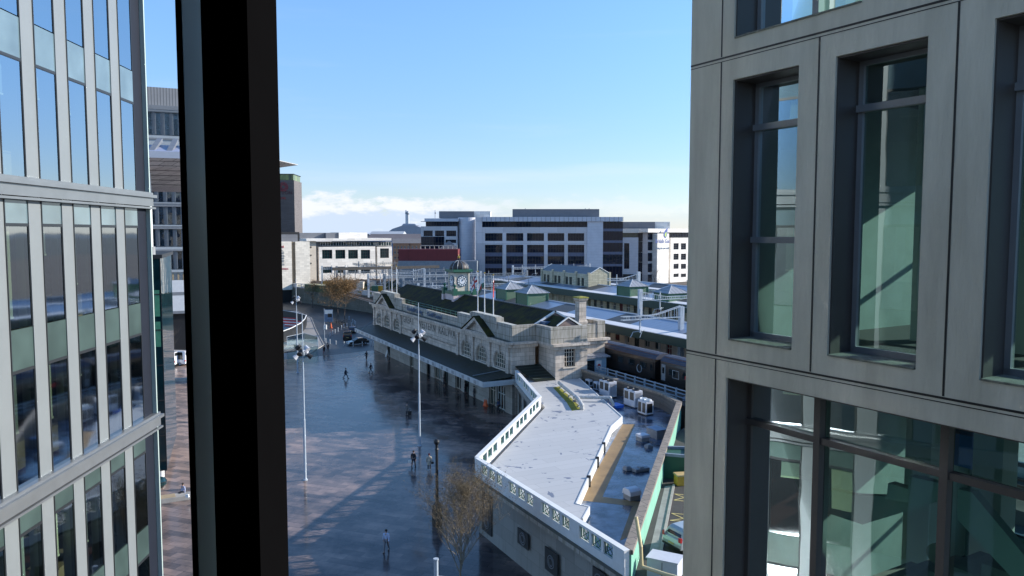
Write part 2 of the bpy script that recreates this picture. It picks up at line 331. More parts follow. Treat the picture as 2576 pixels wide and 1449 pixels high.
M['spandrelb'] = glassmat('blue_spandrel_glass', (.12, .17, .19), 1.8, .05, .02)
M['cg'] = clearglass('tinted_window_glass', (.42, .50, .46), .46, wav=.012, rough=.04)
M['cgd'] = clearglass('dim_window_glass', (.42, .50, .46), .12, wav=.012, rough=.03)
M['plainglass'] = mat('plain_dark_glazing', (.03, .045, .05), .35, .2, .5, spec=.2)
M['skyglass'] = glassmat('sky_mirror_glass', (.03, .06, .09), 2.3)
M['cg2'] = clearglass('green_stair_glass', (.36, .60, .54), .12, (.8, .95, 1), .012)
M['balglass'] = clearglass('clear_balustrade_glass', (.72, .86, .84), .10)
M['blind'] = mat('cream_blind', (.85, .85, .62), .8, .04, 1)
M['blindg'] = mat('grey_roller_blind', (.42, .46, .42), .8, .04, 1)
M['redfloor'] = mat('red_office_carpet', (.10, .016, .012), .9, .2, 2)
M['intdark'] = mat('dark_interior', (.05, .06, .06), .8, .2, 1)
M['inttan'] = mat('office_desk_wood', (.40, .30, .18), .6, .1, 2)
M['stairw'] = mat('white_stair_paint', (.62, .66, .64), .6, .04, 1)
M['concpan'] = mat('sun_tinted_precast_concrete', (.58, .55, .44), .75, .18, 1.5, .35, c2=(.70, .665, .55), sc3=(2.2, 2.2, .35), thr=(.25, .8))  # olive warmth of reflected sunlight is put into the concrete colour
M['reveal'] = mat('bronze_reveal', (.075, .065, .06), .5, .1, 1)
M['mullmetal'] = mat('brushed_mullion', (.30, .34, .35), .35, .12, 1.2, 0, metal=.2, sc3=(1, 1, .7))
M['bark'] = mat('pale_bark', (.22, .18, .13), .9, .3, 6)
M['barkdk'] = mat('grey_bark', (.10, .08, .065), .9, .3, 6)
M['bud'] = mat('olive_buds', (.15, .105, .05), .8, .4, 20)
M['leafbr'] = mat('dry_brown_leaves', (.22, .125, .045), .85, .45, 14)
M['scrub'] = mat('green_scrub', (.05, .07, .02), .9, .4, 6)
M['skin'] = mat('skin', (.42, .26, .2), .6, .04, 5)
M['intwall'] = mat('room_wall', (.06, .06, .06), .9, .05, 1)
M['hill'] = mat('distant_hill', (.10, .13, .15), .95, .2, .01)
M['letters'] = mat('brushed_letters', (.10, .16, .26), .4, .2, 2, metal=.3)
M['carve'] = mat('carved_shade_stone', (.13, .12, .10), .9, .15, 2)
M['clockw'] = mat('white_clock_face', (.78, .78, .80), .4, .02, 1)

def paving():
    m, n, l, p = newmat('wet_diamond_paving')
    t = n.new('ShaderNodeTexCoord'); mp = n.new('ShaderNodeMapping'); mp.inputs['Rotation'].default_value = (0, 0, R(27)); l.new(t.outputs['Object'], mp.inputs[0])
    def brick(bw, bh, c1, c2, mo, msz, rot, off=.5):
        q = n.new('ShaderNodeMapping'); q.inputs['Rotation'].default_value = (0, 0, rot); l.new(t.outputs['Object'], q.inputs[0])
        b = n.new('ShaderNodeTexBrick'); l.new(q.outputs[0], b.inputs[0]); b.inputs['Scale'].default_value = 1; b.offset = off
        b.inputs['Brick Width'].default_value = bw; b.inputs['Row Height'].default_value = bh; b.inputs['Mortar Size'].default_value = msz
        b.inputs['Color1'].default_value = (*c1, 1); b.inputs['Color2'].default_value = (*c2, 1); b.inputs['Mortar'].default_value = (*mo, 1); return b
    b1 = brick(1.9, .8, (.56, .38, .30), (.12, .10, .10), (.12, .1, .09), .02, R(20))
    b2 = brick(.85, .42, (.34, .25, .21), (.20, .165, .15), (.07, .06, .055), .012, R(20))
    mx = n.new('ShaderNodeMixRGB'); mx.inputs[0].default_value = .38; l.new(b1.outputs[0], mx.inputs[1]); l.new(b2.outputs[0], mx.inputs[2])
    z = n.new('ShaderNodeTexNoise'); z.inputs['Scale'].default_value = .16; z.inputs['Detail'].default_value = 9; z.inputs['Roughness'].default_value = .68; l.new(t.outputs['Object'], z.inputs[0])
    wet = n.new('ShaderNodeMapRange'); l.new(z.outputs['Fac'], wet.inputs[0])
    for i, x in enumerate((.42, .66, 1, .25)): wet.inputs[i + 1].default_value = x
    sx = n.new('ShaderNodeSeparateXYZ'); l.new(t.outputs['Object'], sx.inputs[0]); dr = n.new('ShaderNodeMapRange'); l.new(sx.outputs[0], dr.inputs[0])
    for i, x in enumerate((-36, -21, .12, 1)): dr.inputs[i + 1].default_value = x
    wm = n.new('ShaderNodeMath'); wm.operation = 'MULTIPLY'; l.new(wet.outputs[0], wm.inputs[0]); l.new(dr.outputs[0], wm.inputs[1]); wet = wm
    dk = n.new('ShaderNodeMixRGB'); dk.blend_type = 'MULTIPLY'; l.new(wet.outputs[0], dk.inputs[0]); l.new(mx.outputs[0], dk.inputs[1]); dk.inputs[2].default_value = (.17, .205, .26, 1)  # wet darkening, with the plaza's blue shade put into the tint
    l.new(dk.outputs[0], p.inputs['Base Color'])
    ro = n.new('ShaderNodeMapRange'); l.new(wet.outputs[0], ro.inputs[0])
    for i, x in enumerate((0, 1, .22, .05)): ro.inputs[i + 1].default_value = x
    zz = n.new('ShaderNodeTexNoise'); zz.inputs['Scale'].default_value = 1.5; zz.inputs['Detail'].default_value = 6; l.new(t.outputs['Object'], zz.inputs[0])
    r2 = n.new('ShaderNodeMath'); r2.operation = 'MULTIPLY_ADD'; l.new(zz.outputs['Fac'], r2.inputs[0]); r2.inputs[1].default_value = .10; l.new(ro.outputs[0], r2.inputs[2])
    l.new(r2.outputs[0], p.inputs['Roughness']); p.inputs['IOR'].default_value = 1.36
    bm = n.new('ShaderNodeBump'); bm.inputs['Strength'].default_value = .12; bm.inputs['Distance'].default_value = .02; bm.invert = True; l.new(b2.outputs['Fac'], bm.inputs['Height']); l.new(bm.outputs[0], p.inputs['Normal'])
    return m
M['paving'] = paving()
#--PART2--
# ------------------------------------------------------------------ ground, paving, roads
def sheet(name, pts, z, m, kind='structure'):
    mb = MB()
    if sum(pts[i][0] * pts[(i + 1) % len(pts)][1] - pts[(i + 1) % len(pts)][0] * pts[i][1] for i in range(len(pts))) < 0: pts = pts[::-1]
    mb.quad(*[(p[0], p[1], z) for p in pts]); o = mb.build(name, m); o['kind'] = kind; return o
S = Frame(0, 99.3, math.atan(.5))            # station frame: x into the station (b), y along it away from us (a)
def sw(b, a): p = S.w(b, a); return (p.x, p.y)
M['land'] = mat('town_ground', (.055, .06, .05), .95, .4, .02, c2=(.085, .085, .075))
sheet('ground', [(-9000, -400), (9000, -400), (9000, 14000), (-9000, 14000)], -.05, M['land'])
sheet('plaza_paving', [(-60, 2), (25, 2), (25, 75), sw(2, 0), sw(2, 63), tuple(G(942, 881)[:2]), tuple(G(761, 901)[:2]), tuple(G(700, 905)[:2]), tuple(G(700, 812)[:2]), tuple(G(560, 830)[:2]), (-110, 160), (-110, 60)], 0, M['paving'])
sheet('road', [tuple(G(*p)[:2]) for p in ((761, 901), (942, 881), (990, 872), (990, 790), (941, 786), (860, 772), (800, 763), (700, 752), (560, 752), (560, 770), (745, 782), (783, 800), (796, 832), (815, 868))], .004, M['asphalt'])
sheet('grey_path', [tuple(G(*p)[:2]) for p in ((700, 905), (761, 901), (815, 868), (796, 832), (783, 800), (745, 782), (700, 782))], .008, M['paveg'])
mb = MB(); pts = [G(*p) for p in ((761, 901), (815, 868), (796, 832), (783, 800), (745, 782))]
for a, b in zip(pts, pts[1:]): mb.bar(a + Vector((0, 0, .02)), b + Vector((0, 0, .02)), .12, 4)
struct(mb.build('kerb', M['concrete']))
sheet('band_paving', [tuple(G(*p)[:2]) for p in ((761, 901), (942, 881), (942, 890), (800, 912), (700, 915), (700, 907))], .008, mat('dark_wet_band', (.05, .048, .05), .25, .3, 1.2))
# railway deck with ballast
pts = [sw(9.6, -26), sw(9.6, -1.2), sw(13.7, -1.2), sw(13.7, 66), sw(18, 110)] + [tuple(G(x, y)[:2]) for x, y in ((941, 787), (860, 774), (800, 765), (725, 756))] + [(-260, 330), (-500, 700), (300, 700), sw(95, -60), sw(9.6, -60)]
mb = MB(); mb.prism(pts, 0, 4.98); struct(mb.build('railway_deck', M['ballast']))
mb = MB(); mb.prism([sw(-19.8, -53.8), sw(-7.4, -35.5), sw(8.3, -26.2), sw(9.55, -26.2), sw(9.55, -72), sw(-19.8, -72)], 0, 4.0); struct(mb.build('car_park_surface', M['carpark']))
# viaduct wall round the far road
wv = [(955, 790), (941, 788), (900, 781), (860, 775), (800, 766), (725, 757), (640, 745)]
V = thing('viaduct_wall', 'long mossy retaining wall with white balustrade curving behind the road and trees', 'wall')
mb = MB(); mb2 = MB(); mb3 = MB(); mb4 = MB(); PW = [G(x, y) for x, y in wv]
for i, (a, b) in enumerate(zip(PW, PW[1:])):
    d = (b - a); L = d.length; ang = math.atan2(d.y, d.x)
    def bx(m_, u0, u1, t0, t1, z0, z1):
        e = d.normalized(); n = Vector((-e.y, e.x, 0)) * -1
        p = [a + e * u0 + n * t0, a + e * u1 + n * t0, a + e * u1 + n * t1, a + e * u0 + n * t1]
        m_.prism([(q.x, q.y) for q in p], z0, z1)
    bx(mb, 0, L, -.5, 0, 0, 4.9); bx(mb3, 0, L, -.6, .18, 4.9, 5.2)
    k = max(1, round(L / 3.2)); st = L / k
    for j in range(k):
        if (j + i) % 3 == 2: bx(mb2, j * st, (j + 1) * st, -.3, 0, 5.2, 6.3)
        else:
            bx(mb2, j * st, j * st + .5, -.32, .02, 5.2, 6.3); bx(mb2, j * st + .5, (j + 1) * st, -.25, -.05, 5.2, 5.4)
            for q in range(3): bx(mb4, j * st + .75 + q * (st - .9) / 3, j * st + .85 + q * (st - .9) / 3, -.2, -.1, 5.4, 6.1)
            bx(mb4, j * st + .5, (j + 1) * st, -.19, -.12, 5.7, 5.78)
    bx(mb2, 0, L, -.34, .06, 6.3, 6.5)
    if i in (1, 3, 4):
        for q in range(int(L / 11)): bx(mb2, 4 + q * 11, 5.6 + q * 11, -.02, .06, 2.0, 3.4)
mb.build('wall', blocks('mossy_viaduct_stone', (.15, .145, .12), (.07, .07, .06), 1.6, .6, .02, stain=.8, staincol=(.05, .055, .03), stt=(.4, .7)), V); mb3.build('coping', M['stone_low'], V); mb2.build('balustrade', M['offwhite'], V); mb4.build('grille', M['greenp'], V)

# ------------------------------------------------------------------ station hall
H = thing('station_hall', 'long pale stone station hall with arched windows, pediments, carved railway name and mossy roof', 'building', S.o, S.th)
LA = 63.5
def arch(mb, c, t, uc, hw, z0, zt, inward=1, n=14, axis='x', zs=None):
    """fill an opening uc+-hw, z0..zt so that a (semi) round head is left"""
    zs = zs if zs is not None else z0 + (zt - z0) * .25
    P = (lambda u, z, d=0: (c + d * inward, u, z)) if axis == 'x' else (lambda u, z, d=0: (u, c + d * inward, z))
    for i in range(n):
        a0, a1 = math.pi * i / n, math.pi * (i + 1) / n
        u0, q0, u1, q1 = uc - hw * math.cos(a0), zs + (zt - zs) * math.sin(a0), uc - hw * math.cos(a1), zs + (zt - zs) * math.sin(a1)
        mb.quad(P(u0, q0), P(u1, q1), P(u1, zt), P(u0, zt)); mb.quad(P(u0, q0), P(u0, q0, t), P(u1, q1, t), P(u1, q1))
    return mb
AR = [3.8, 9.8, 15.3, 48.3, 54.3, 59.4]
ops = [(u - 1.75, u + 1.75, 5.65, 8.0) for u in AR]
doors = [(2.1, 4.7, 0, 3.3), (5.2, 7.2, 0, 3.0), (14.2, 16.0, 0, 3.1), (17.4, 19.6, 0, 3.1), (22.6, 24.3, 0, 3.1), (25.5, 28.6, 0, 3.1), (30.5, 32.3, 0, 3.1), (39, 41, 0, 3), (52.6, 54.4, 0, 3)]
mb = MB(); wall(mb, 'x', 0, .4, 0, LA, 4.1, 9.5, ops, 1)
for u in AR: arch(mb, 0, .4, u, 1.75, 5.65, 8.0)
sS = mb.build('wall', M['stone'], H)
mb = MB(); wall(mb, 'x', .02, .4, 0.02, LA, 0, 4.09, doors, 1)
mb.box(-.05, .02, 7.3, 14.1, 0, .9); mb.build('wall', M['stone_low'], H)
mb = MB()                                     # side and rear walls with the west bay
mb.prism([(.42, .02), (3.45, .02), (3.45, .4), (.42, .4)], 0, 9.5); mb.prism([(.42, LA - .4), (13.5, LA - .4), (13.5, LA), (.42, LA)], 0, 9.5)
mb.box(13.1, 13.5, 8, LA - .42, 0, 9.5)
wall(mb, 'y', -4.1, .4, 4.2, 9.0, 0, 9.4, [(5.55, 7.15, 6.6, 9.1)], 1); mb.box(4.2, 4.6, -3.7, .4, 0, 9.4)
mb.box(9.02, 13.4, -1.6, 6, 0, 9.4); mb.box(8.6, 9.0, -3.7, -1.6, 0, 9.4); mb.build('wall', M['stone'], H)
mb = MB()                                     # cornices and string courses
for x0, x1, y0, y1 in ((-.75, .0, -.5, LA + .5), (0, 3.4, -.7, 0.0), (3.5, 4.2, -4.8, -.0), (4.2, 9.0, -4.8, -4.1), (9.02, 13.9, -2.2, -1.6)):
    mb.box(x0, x1, y0, y1, 9.4, 9.72); 
for x0, x1, y0, y1 in ((-.35, .0, -.1, LA), (0, 3.7, -.3, 0), (3.9, 4.2, -4.4, -.3), (4.2, 9.0, -4.4, -4.1), (9.02, 13.6, -1.95, -1.6)):
    mb.box(x0, x1, y0, y1, 8.95, 9.3)
mb.build('cornice', M['stone'], H)
mb = MB(); mb.box(-.72, -.05, .0, LA, 9.725, 9.76); mb.build('moss_ledge', M['stain_top'], H)
mb = MB()                                     # parapets
mb.box(.0, .7, 0, 18.6, 9.73, 11.85); mb.box(0, .7, 45.1, LA, 9.73, 11.85); mb.box(.12, .6, 18.62, 45.08, 9.73, 11.0)
mb.box(.7, 3.5, 0, .5, 9.73, 11.85); mb.box(3.5, 4.2, -4.1, .5, 9.73, 11.85); mb.box(4.2, 9.0, -4.1, -3.5, 9.73, 11.85); mb.box(8.4, 9.0, -3.5, 3, 9.73, 11.8)
mb.box(9.02, 13.3, -1.55, -1.0, 9.73, 11.6); mb.box(12.2, 13.4, -1.62, 1.2, 9.73, 12.0)
mb.build('parapet', M['stone_par'], H)
for c0, c1 in ((4.6, 13.1), (49.1, 57.2)):
    mb = MB(); mb.box(-.12, .85, c0 + .3, c1 - .2, 11.86, 12.5)
    for c in (c0, c1): mb.box(-.2, .9, c - .3, c + .3, 11.0, 12.45)
    mb.build('raised_block', M['stone_par'], H)
mb = MB(); mb.box(-.16, .88, 4.88, 12.92, 12.505, 12.56); mb.box(-.16, .88, 49.38, 57.02, 12.505, 12.56); mb.box(-.05, .75, 0, 4.8, 11.86, 11.92); mb.box(-.05, .75, 13.5, 18.6, 11.86, 11.92); mb.build('capping', mat('lichen_capping', (.40, .40, .36), .9, .3, 5, .4), H)
for yc in (10.1, 54.2):                      # pediments
    mb = MB(); hw = 4.3
    mb.ext([(yc - hw, 9.74), (yc + hw, 9.74), (yc, 11.75)], 'x', -.35, -.02)
    for s_ in (-1, 1):
        mb.ext([(yc + s_ * (hw + .3), 9.74), (yc + s_ * (hw - .7), 9.74), (yc, 11.55), (yc, 12.05)], 'x', -.95, -.36)
    mb.box(-.9, -.36, yc - hw, yc + hw, 9.74, 9.98)
    ped = mb.build('pediment', M['stone'], H)
    mb = MB()
    for s_ in (-1, 1): mb.ext([(yc + s_ * (hw + .45), 9.78), (yc, 12.1), (yc, 12.22), (yc + s_ * (hw + .6), 9.84)], 'x', -1.05, -.0)
    mb.build('roof_sheet', M['slate'], ped)
def arched_window(u):
    mb = MB(); c = .3
    for k in range(-2, 3):
        du = k * .62; h = 6.2 + 1.75 * math.sqrt(max(0, 1 - (du / 1.75) ** 2)); mb.box(c - .04, c + .04, u + du - .04, u + du + .04, 5.66, h)
    for z in (5.72, 6.3, 6.9, 7.45):
        hw = 1.75 if z < 6.25 else 1.75 * math.sqrt(max(0, 1 - ((z - 6.24) / 1.76) ** 2)); mb.box(c - .045, c + .045, u - hw, u + hw, z - .035, z + .035)
    n = 14
    for i in range(n):
        a0, a1 = math.pi * i / n, math.pi * (i + 1) / n; mb.bar((c, u - 1.7 * math.cos(a0), 6.24 + 1.7 * math.sin(a0)), (c, u - 1.7 * math.cos(a1), 6.24 + 1.7 * math.sin(a1)), .07, 4)
    mb.box(-.12, .38, u - 1.95, u + 1.95, 5.5, 5.645)
    o = mb.build('arched_window', M['cream'], H)
    g = MB().box(.36, .39, u - 1.76, u + 1.76, 5.66, 8.02).build('pane', M['glassg'], o)
    k = MB(); k.prism([(-.18, u - .2), (0, u - .28), (0, u + .28), (-.18, u + .2)], 7.75, 8.75)
    for i in range(n):
        a0, a1 = math.pi * i / n, math.pi * (i + 1) / n; k.bar((-.02, u - 1.95 * math.cos(a0), 6.24 + 1.95 * math.sin(a0)), (-.02, u - 1.95 * math.cos(a1), 6.24 + 1.95 * math.sin(a1)), .09, 4)
    k.build('surround', M['stone'], o)
for u in AR: arched_window(u)
for u in (1.0, 6.8, 12.6, 18.2, 45.6, 51.2, 57.0, 62.6):
    mb = MB(); mb.box(-.22, 0, u - .32, u + .32, 5.6, 8.55); mb.box(-.34, 0, u - .46, u + .46, 8.56, 8.94); mb.box(-.3, 0, u - .4, u + .4, 5.2, 5.59); mb.build('pilaster', M['stone'], H)
mb = MB()                                     # name panel with dentils
mb.box(-.10, 0, 19.1, 44.9, 8.86, 8.94); mb.box(-.10, 0, 19.1, 44.9, 7.02, 7.12); mb.box(-.10, 0, 44.8, 44.95, 7.12, 8.86); mb.box(-.10, 0, 19.05, 19.2, 7.12, 8.86)
for i in range(52): mb.box(-.14, 0, 19.5 + i * .49, 19.7 + i * .49, 6.45, 6.72)
mb.box(-.16, 0, 19.1, 44.9, 6.73, 6.8); mb.box(-.1, 0, 19.1, 44.9, 6.1, 6.16); mb.build('name_panel', M['stone'], H)
def onwall(y, z, x=-.03): return face_mat((x, y, z), (0, -1, 0))
for s_, y0, wd in (('GREAT', 41.6, 6), ('WESTERN', 32.2, 8.6), ('RAILWAY', 22.4, 7)):
    text('carved_lettering', s_, 1.75, onwall(y0, 7.38, -.015), M['carve'], H, .012, space=1.08, sx=1.05)
for s_, y0 in (('Caerdydd Canolog', 38.2), ('Cardiff Central', 28.4)): text('sign_lettering', s_, 1.05, onwall(y0, 9.85, -.02), M['letters'], H, .05, space=1.02)
mb = MB()                                     # railing behind the parapet
for z in (11.35, 11.75): mb.bar((.62, 18.7, z), (.62, 45, z), .035, 6)
for i in range(14): mb.bar((.62, 18.9 + i * 2, 11.0), (.62, 18.9 + i * 2, 11.75), .03, 6)
mb.build('railing', M['greenp'], H)
RB, RZ = 6.9, 13.3                            # ridge
mb = MB()
mb.add([(.72, .9, 10.2), (RB, .9, RZ), (13.2, 3.5, 10.0), (.72, LA - 1.2, 10.2), (RB, LA - 1.2, RZ), (13.2, LA - 1.2, 10.0), (13.2, .9, 10.0)],
       [(0, 1, 4, 3), (1, 6, 5, 4)]); mb.add([(.72, LA - 1.2, 10.2), (RB, LA - 1.2, RZ), (13.2, LA - 1.2, 10)], [(0, 1, 2)])
roof = mb.build('roof', M['slate'], H)
mb = MB(); mb.bar((RB, .6, RZ + .03), (RB, LA - 1, RZ + .03), .13, 6); mb.build('ridge_tiles', M['skydk'], roof)
mb = MB(); mb.add([(.9, .88, 10.1), (13.1, .88, 10.1), (RB, .88, RZ - .12)], [(0, 1, 2)]); mb.build('gable', M['gable'], H)
mb = MB()
for p, q in (((.55, .8, 10.0), (RB, .8, RZ + .02)), ((RB, .8, RZ + .02), (13.3, .8, 10.0))): mb.bar(p, q, .17, 4)
for p, q in (((4.9, -3.2, 11.9), (6.6, -3.2, 12.95)), ((6.6, -3.2, 12.95), (8.6, -3.2, 11.8))): mb.bar(p, q, .12, 4)
mb.build('verge_board', M['white'], H)
mb = MB(); mb.add([(4.7, -3.1, 11.7), (6.6, -3.1, 12.85), (8.5, -3.1, 11.7), (4.7, .8, 11.7), (6.6, .8, 12.85), (8.5, .8, 11.7)], [(0, 1, 4, 3), (1, 2, 5, 4)]); mb.build('bay_roof', M['slate'], H)
mb = MB().quad((4.9, -3.14, 11.6), (8.4, -3.14, 11.6), (6.6, -3.14, 12.75)); mb.build('bay_gable', M['gable'], H)
mb = MB().box(4.6, 6.3, -.6, .7, 11.2, 12.15); mb.build('roof_dormer', M['letters'], H)
mb = MB()
frame_bars(mb, 'y', -3.85, 5.58, 7.12, 6.62, 9.08, 4, 4, .06, .08); mb.box(5.3, 7.4, -4.25, -3.72, 6.42, 6.6)
wn = mb.build('sash_window', M['cream'], H); MB().box(5.56, 7.14, -3.80, -3.78, 6.61, 9.09).build('pane', M['glass'], wn)
mb = MB(); mb.lathe([(1.05, 9.6), (1.05, 11.9), (.9, 12.0), (.78, 12.3), (.78, 14.6), (1.0, 14.8), (1.05, 15.05), (.2, 15.1)], 10.6, .2, 4, math.pi / 4)
mb.build('chimney', M['stone'], H)
mb = MB().lathe([(1.15, 15.06), (1.15, 15.2), (.3, 15.32)], 10.6, .2, 4, math.pi / 4).build('chimney_cap', mat('yellow_lichen', (.26, .24, .04), .9, .4, 4, .3), H)
# street level doors and windows
for i, (a, b, z0, z1) in enumerate(doors):
    mb = MB(); frame_bars(mb, 'x', .25, a, b, .02, z1, max(2, round((b - a) / .95)), 2, .09, .1, rails=(.1, 2.2, z1)); o = mb.build('door', M['stairw'] if i in (0,) else M['cream'] if i % 2 else M['dkframe'], H)
    MB().box(.33, .36, a, b, 0, z1).build('pane', M['glassg'] if i % 3 else M['glass'], o)
# canopy
CW = -4.6
mb = MB(); mb.add([(0, -.6, 5.45), (CW, -.9, 4.95), (CW, 60.6, 4.95), (0, 60.6, 5.45), (0, -.6, 5.3), (CW, -.9, 4.8), (CW, 60.6, 4.8), (0, 60.6, 5.3)], [(0, 1, 2, 3), (4, 7, 6, 5), (0, 4, 5, 1), (2, 6, 7, 3), (0, 3, 7, 4)])
cn = mb.build('canopy_roof', M['canopy'], H)
mb = MB(); mb.box(CW - .1, CW, -1, 60.7, 4.3, 4.98); mb.box(CW, 0, -1.1, -1.0, 4.3, 4.98); mb.box(CW, 0, 60.62, 60.7, 4.3, 4.98); mb.build('fascia', M['offwhite'], cn)
mb = MB()
for i in range(8):
    y = 3.4 + i * 7.7
    for s_, wd in ((-2.05, .85), (0, .75), (2.05, .85)):
        for z in (4.47, 4.62, 4.77): mb.box(CW - .13, CW - .1, y + s_ - wd / 2, y + s_ + wd / 2, z - .05, z + .05)
    for e in (-3, 3): mb.box(CW - .13, CW - .1, y + e - .03, y + e + .03, 4.32, 4.96)
mb.build('vent_grilles', M['grey'], cn)
mb = MB(); mb.box(CW, 0, -.98, 60.6, 4.3, 4.36); mb.build('soffit', M['grey'], cn)
mb = MB().bar((CW + .3, 57, 5.1), (0, 57.5, 7.9), .05, 6); mb.bar((CW + .3, 3, 5.1), (0, 3, 5.5), .05, 6); mb.build('tie_rod', M['steeldk'], cn)
# clock tower
T = thing('clock_tower', 'small cream and green clock tower with ribbed dark dome and gold finial', 'clock tower', S.w(RB, 34.5, 0), S.th)
def sq(hx, hy): return [(-hx, -hy), (hx, -hy), (hx, hy), (-hx, hy)]
mb = MB()
mb.prism(sq(1.85, 2.5), 10.8, 13.35)
mb.build('base', M['pink'], T)
mb = MB(); mb.prism(sq(1.98, 2.65), 13.36, 13.9)
for sx in (-1, 1):
    for sy in (-1, 1): mb.prism([(sx * 1.75 + dx, sy * 2.35 + dy) for dx, dy in sq(.38, .38)], 13.2, 14.35); mb.lathe([(.3, 14.35), (.12, 14.5), (.12, 14.62), (.27, 14.8), (.27, 14.95), (.08, 15.15)], sx * 1.75, sy * 2.35, 10)
mb.build('ledge', M['greenp'], T)
for sx in (-1, 1):
    for sy in (-1, 1): MB().prism([(sx * 1.75 + dx, sy * 2.35 + dy) for dx, dy in sq(.42, .42)], 10.6, 13.2).build('buttress', M['pink'], T)
mb = MB(); mb.prism(sq(1.28, 1.35), 13.91, 17.2)
for sx in (-1, 1):
    for sy in (-1, 1): mb.prism([(sx * 1.28 + dx, sy * 1.35 + dy) for dx, dy in sq(.14, .14)], 13.91, 17.0); 
mb.build('shaft', M['cream'], T)
mb = MB(); mb.prism(sq(1.85, 1.95), 17.2, 17.62); mb.prism(sq(1.6, 1.7), 17.05, 17.2); mb.build('eaves', M['greenp'], T)
prof = [(1.72, 17.63), (1.74, 17.85), (1.66, 18.15), (1.45, 18.5), (1.1, 18.82), (.6, 19.06), (.28, 19.14)]
mb = MB().lathe(prof, 0, 0, 24); dm = mb.build('dome', M['lead'], T, shade=True)
mb = MB()
for k in range(12):
    a = 2 * math.pi * k / 12
    for (r0, z0), (r1, z1) in zip(prof, prof[1:]): mb.bar((r0 * math.cos(a), r0 * math.sin(a), z0), (r1 * math.cos(a), r1 * math.sin(a), z1), .06, 5)
mb.build('rib', M['steeldk'], dm)
mb = MB().lathe([(.3, 19.1), (.16, 19.2), (.28, 19.35), (.12, 19.5)], 0, 0, 10).build('finial_base', M['lead'], T)
mb = MB().lathe([(.1, 19.5), (.22, 19.65), (.22, 19.8), (.06, 19.95), (.03, 20.2)], 0, 0, 10).build('finial', M['gold'], T)
for ax, sg in (('x', -1), ('y', -1)):
    mb = MB(); c = Vector((-1.29, 0, 15.6)) if ax == 'x' else Vector((0, -1.36, 15.6)); nrm = Vector((-1, 0, 0)) if ax == 'x' else Vector((0, -1, 0)); rt = Vector((0, -1, 0)) if ax == 'x' else Vector((1, 0, 0)); up = Vector((0, 0, 1))
    def disc(m_, r, d0, d1, n=28):
        m_.bar(c + nrm * d0, c + nrm * d1, r, n)
    disc(mb, .98, 0, .10); o = mb.build('clock_face', M['letters'], T)
    m2 = MB(); disc(m2, .90, .101, .12); m2.build('dial', mat('dark_dial', (.03, .09, .11), .4, .1, 3), o)
    m3 = MB()
    for k in range(12): a = math.pi * k / 6; m3.bar(c + nrm * .121 + (rt * math.cos(a) + up * math.sin(a)) * .72, c + nrm * .135 + (rt * math.cos(a) + up * math.sin(a)) * .72, .145, 6)
    disc(m3, .5, .121, .135); m3.build('dial_marks', M['clockw'], o)
    m4 = MB(); m4.bar(c + nrm * .15, c + nrm * .15 + up * .36 + rt * .02, .04, 4); m4.bar(c + nrm * .17, c + nrm * .17 + up * .52 + rt * .52, .03, 4); m4.build('hands', M['black'], o)
# flagpoles
def flagpole(px, py, topy, label, fl, z0=12.5, x0=.35, parts=None):
    x, y, z = S.onx(px, py, x0); tz = S.onx(px, topy, x0)[2]
    t = thing('flagpole', label, 'flagpole', S.w(x0, y, z0), S.th, 'white flagpoles on the station parapet')
    h = tz - z0
    MB().bar((0, 0, 0), (0, 0, h), .085, 8, .05).build('pole', M['white'], t); MB().ball((0, 0, h + .08), .12).build('finial', M['gold'], t)
    if fl:
        mb = MB(); n = 7; rows = 8; mats = fl
        for i in range(n):
            for j in range(rows):
                def P(i, j):
                    u = i / n; s_ = j / rows
                    return (math.sin(u * 9 + j * .3) * .08 - u * parts[0] * .45, -(.06 + u * parts[0]) * parts[2], h - .55 - s_ * parts[1] - u * u * parts[3] + math.sin(i * 1.3) * .03)
                mb.mi = fl[1](i / n, (j + .5) / rows); mb.quad(P(i, j), P(i, j + 1), P(i + 1, j + 1), P(i + 1, j))
        mb.build('flag', fl[0], t)
    return t
navy = mat('flag_navy', (.03, .035, .11), .8, .1, 2)
def uj(u, v): return 1 if abs(v - .5) < .12 or abs(u - .5) < .1 else (2 if abs(v - .5) < .2 or abs(abs(u - .5) - abs(v - .5)) < .1 else 0)
flagpole(1202, 790, 684, 'white station flagpole with a union flag hanging half furled, nearest the clock tower', ([navy, M['red'], M['white']], uj), parts=(1.0, 1.5, -1, 1.1))
flagpole(1219, 797, 688, 'middle white station flagpole flying a white, green and red flag', ([M['white'], M['greenp'], M['red']], lambda u, v: 2 if .3 < u < .8 and .35 < v < .7 else (0 if v < .5 else 1)), parts=(1.0, 1.5, -1, 1.3))
flagpole(1241, 805, 693, 'white station flagpole with a drooping red flag, farthest from the clock tower', ([M['red'], M['white']], lambda u, v: 1 if abs(u - .4) < .12 and v < .4 else 0), parts=(.45, 2.0, 1, .8))
flagpole(986, 735, 668, 'bare white flagpole at the far end of the station parapet, taller of the pair', None)
flagpole(998, 736, 671, 'bare white flagpole at the far end of the station parapet, shorter of the pair', None)
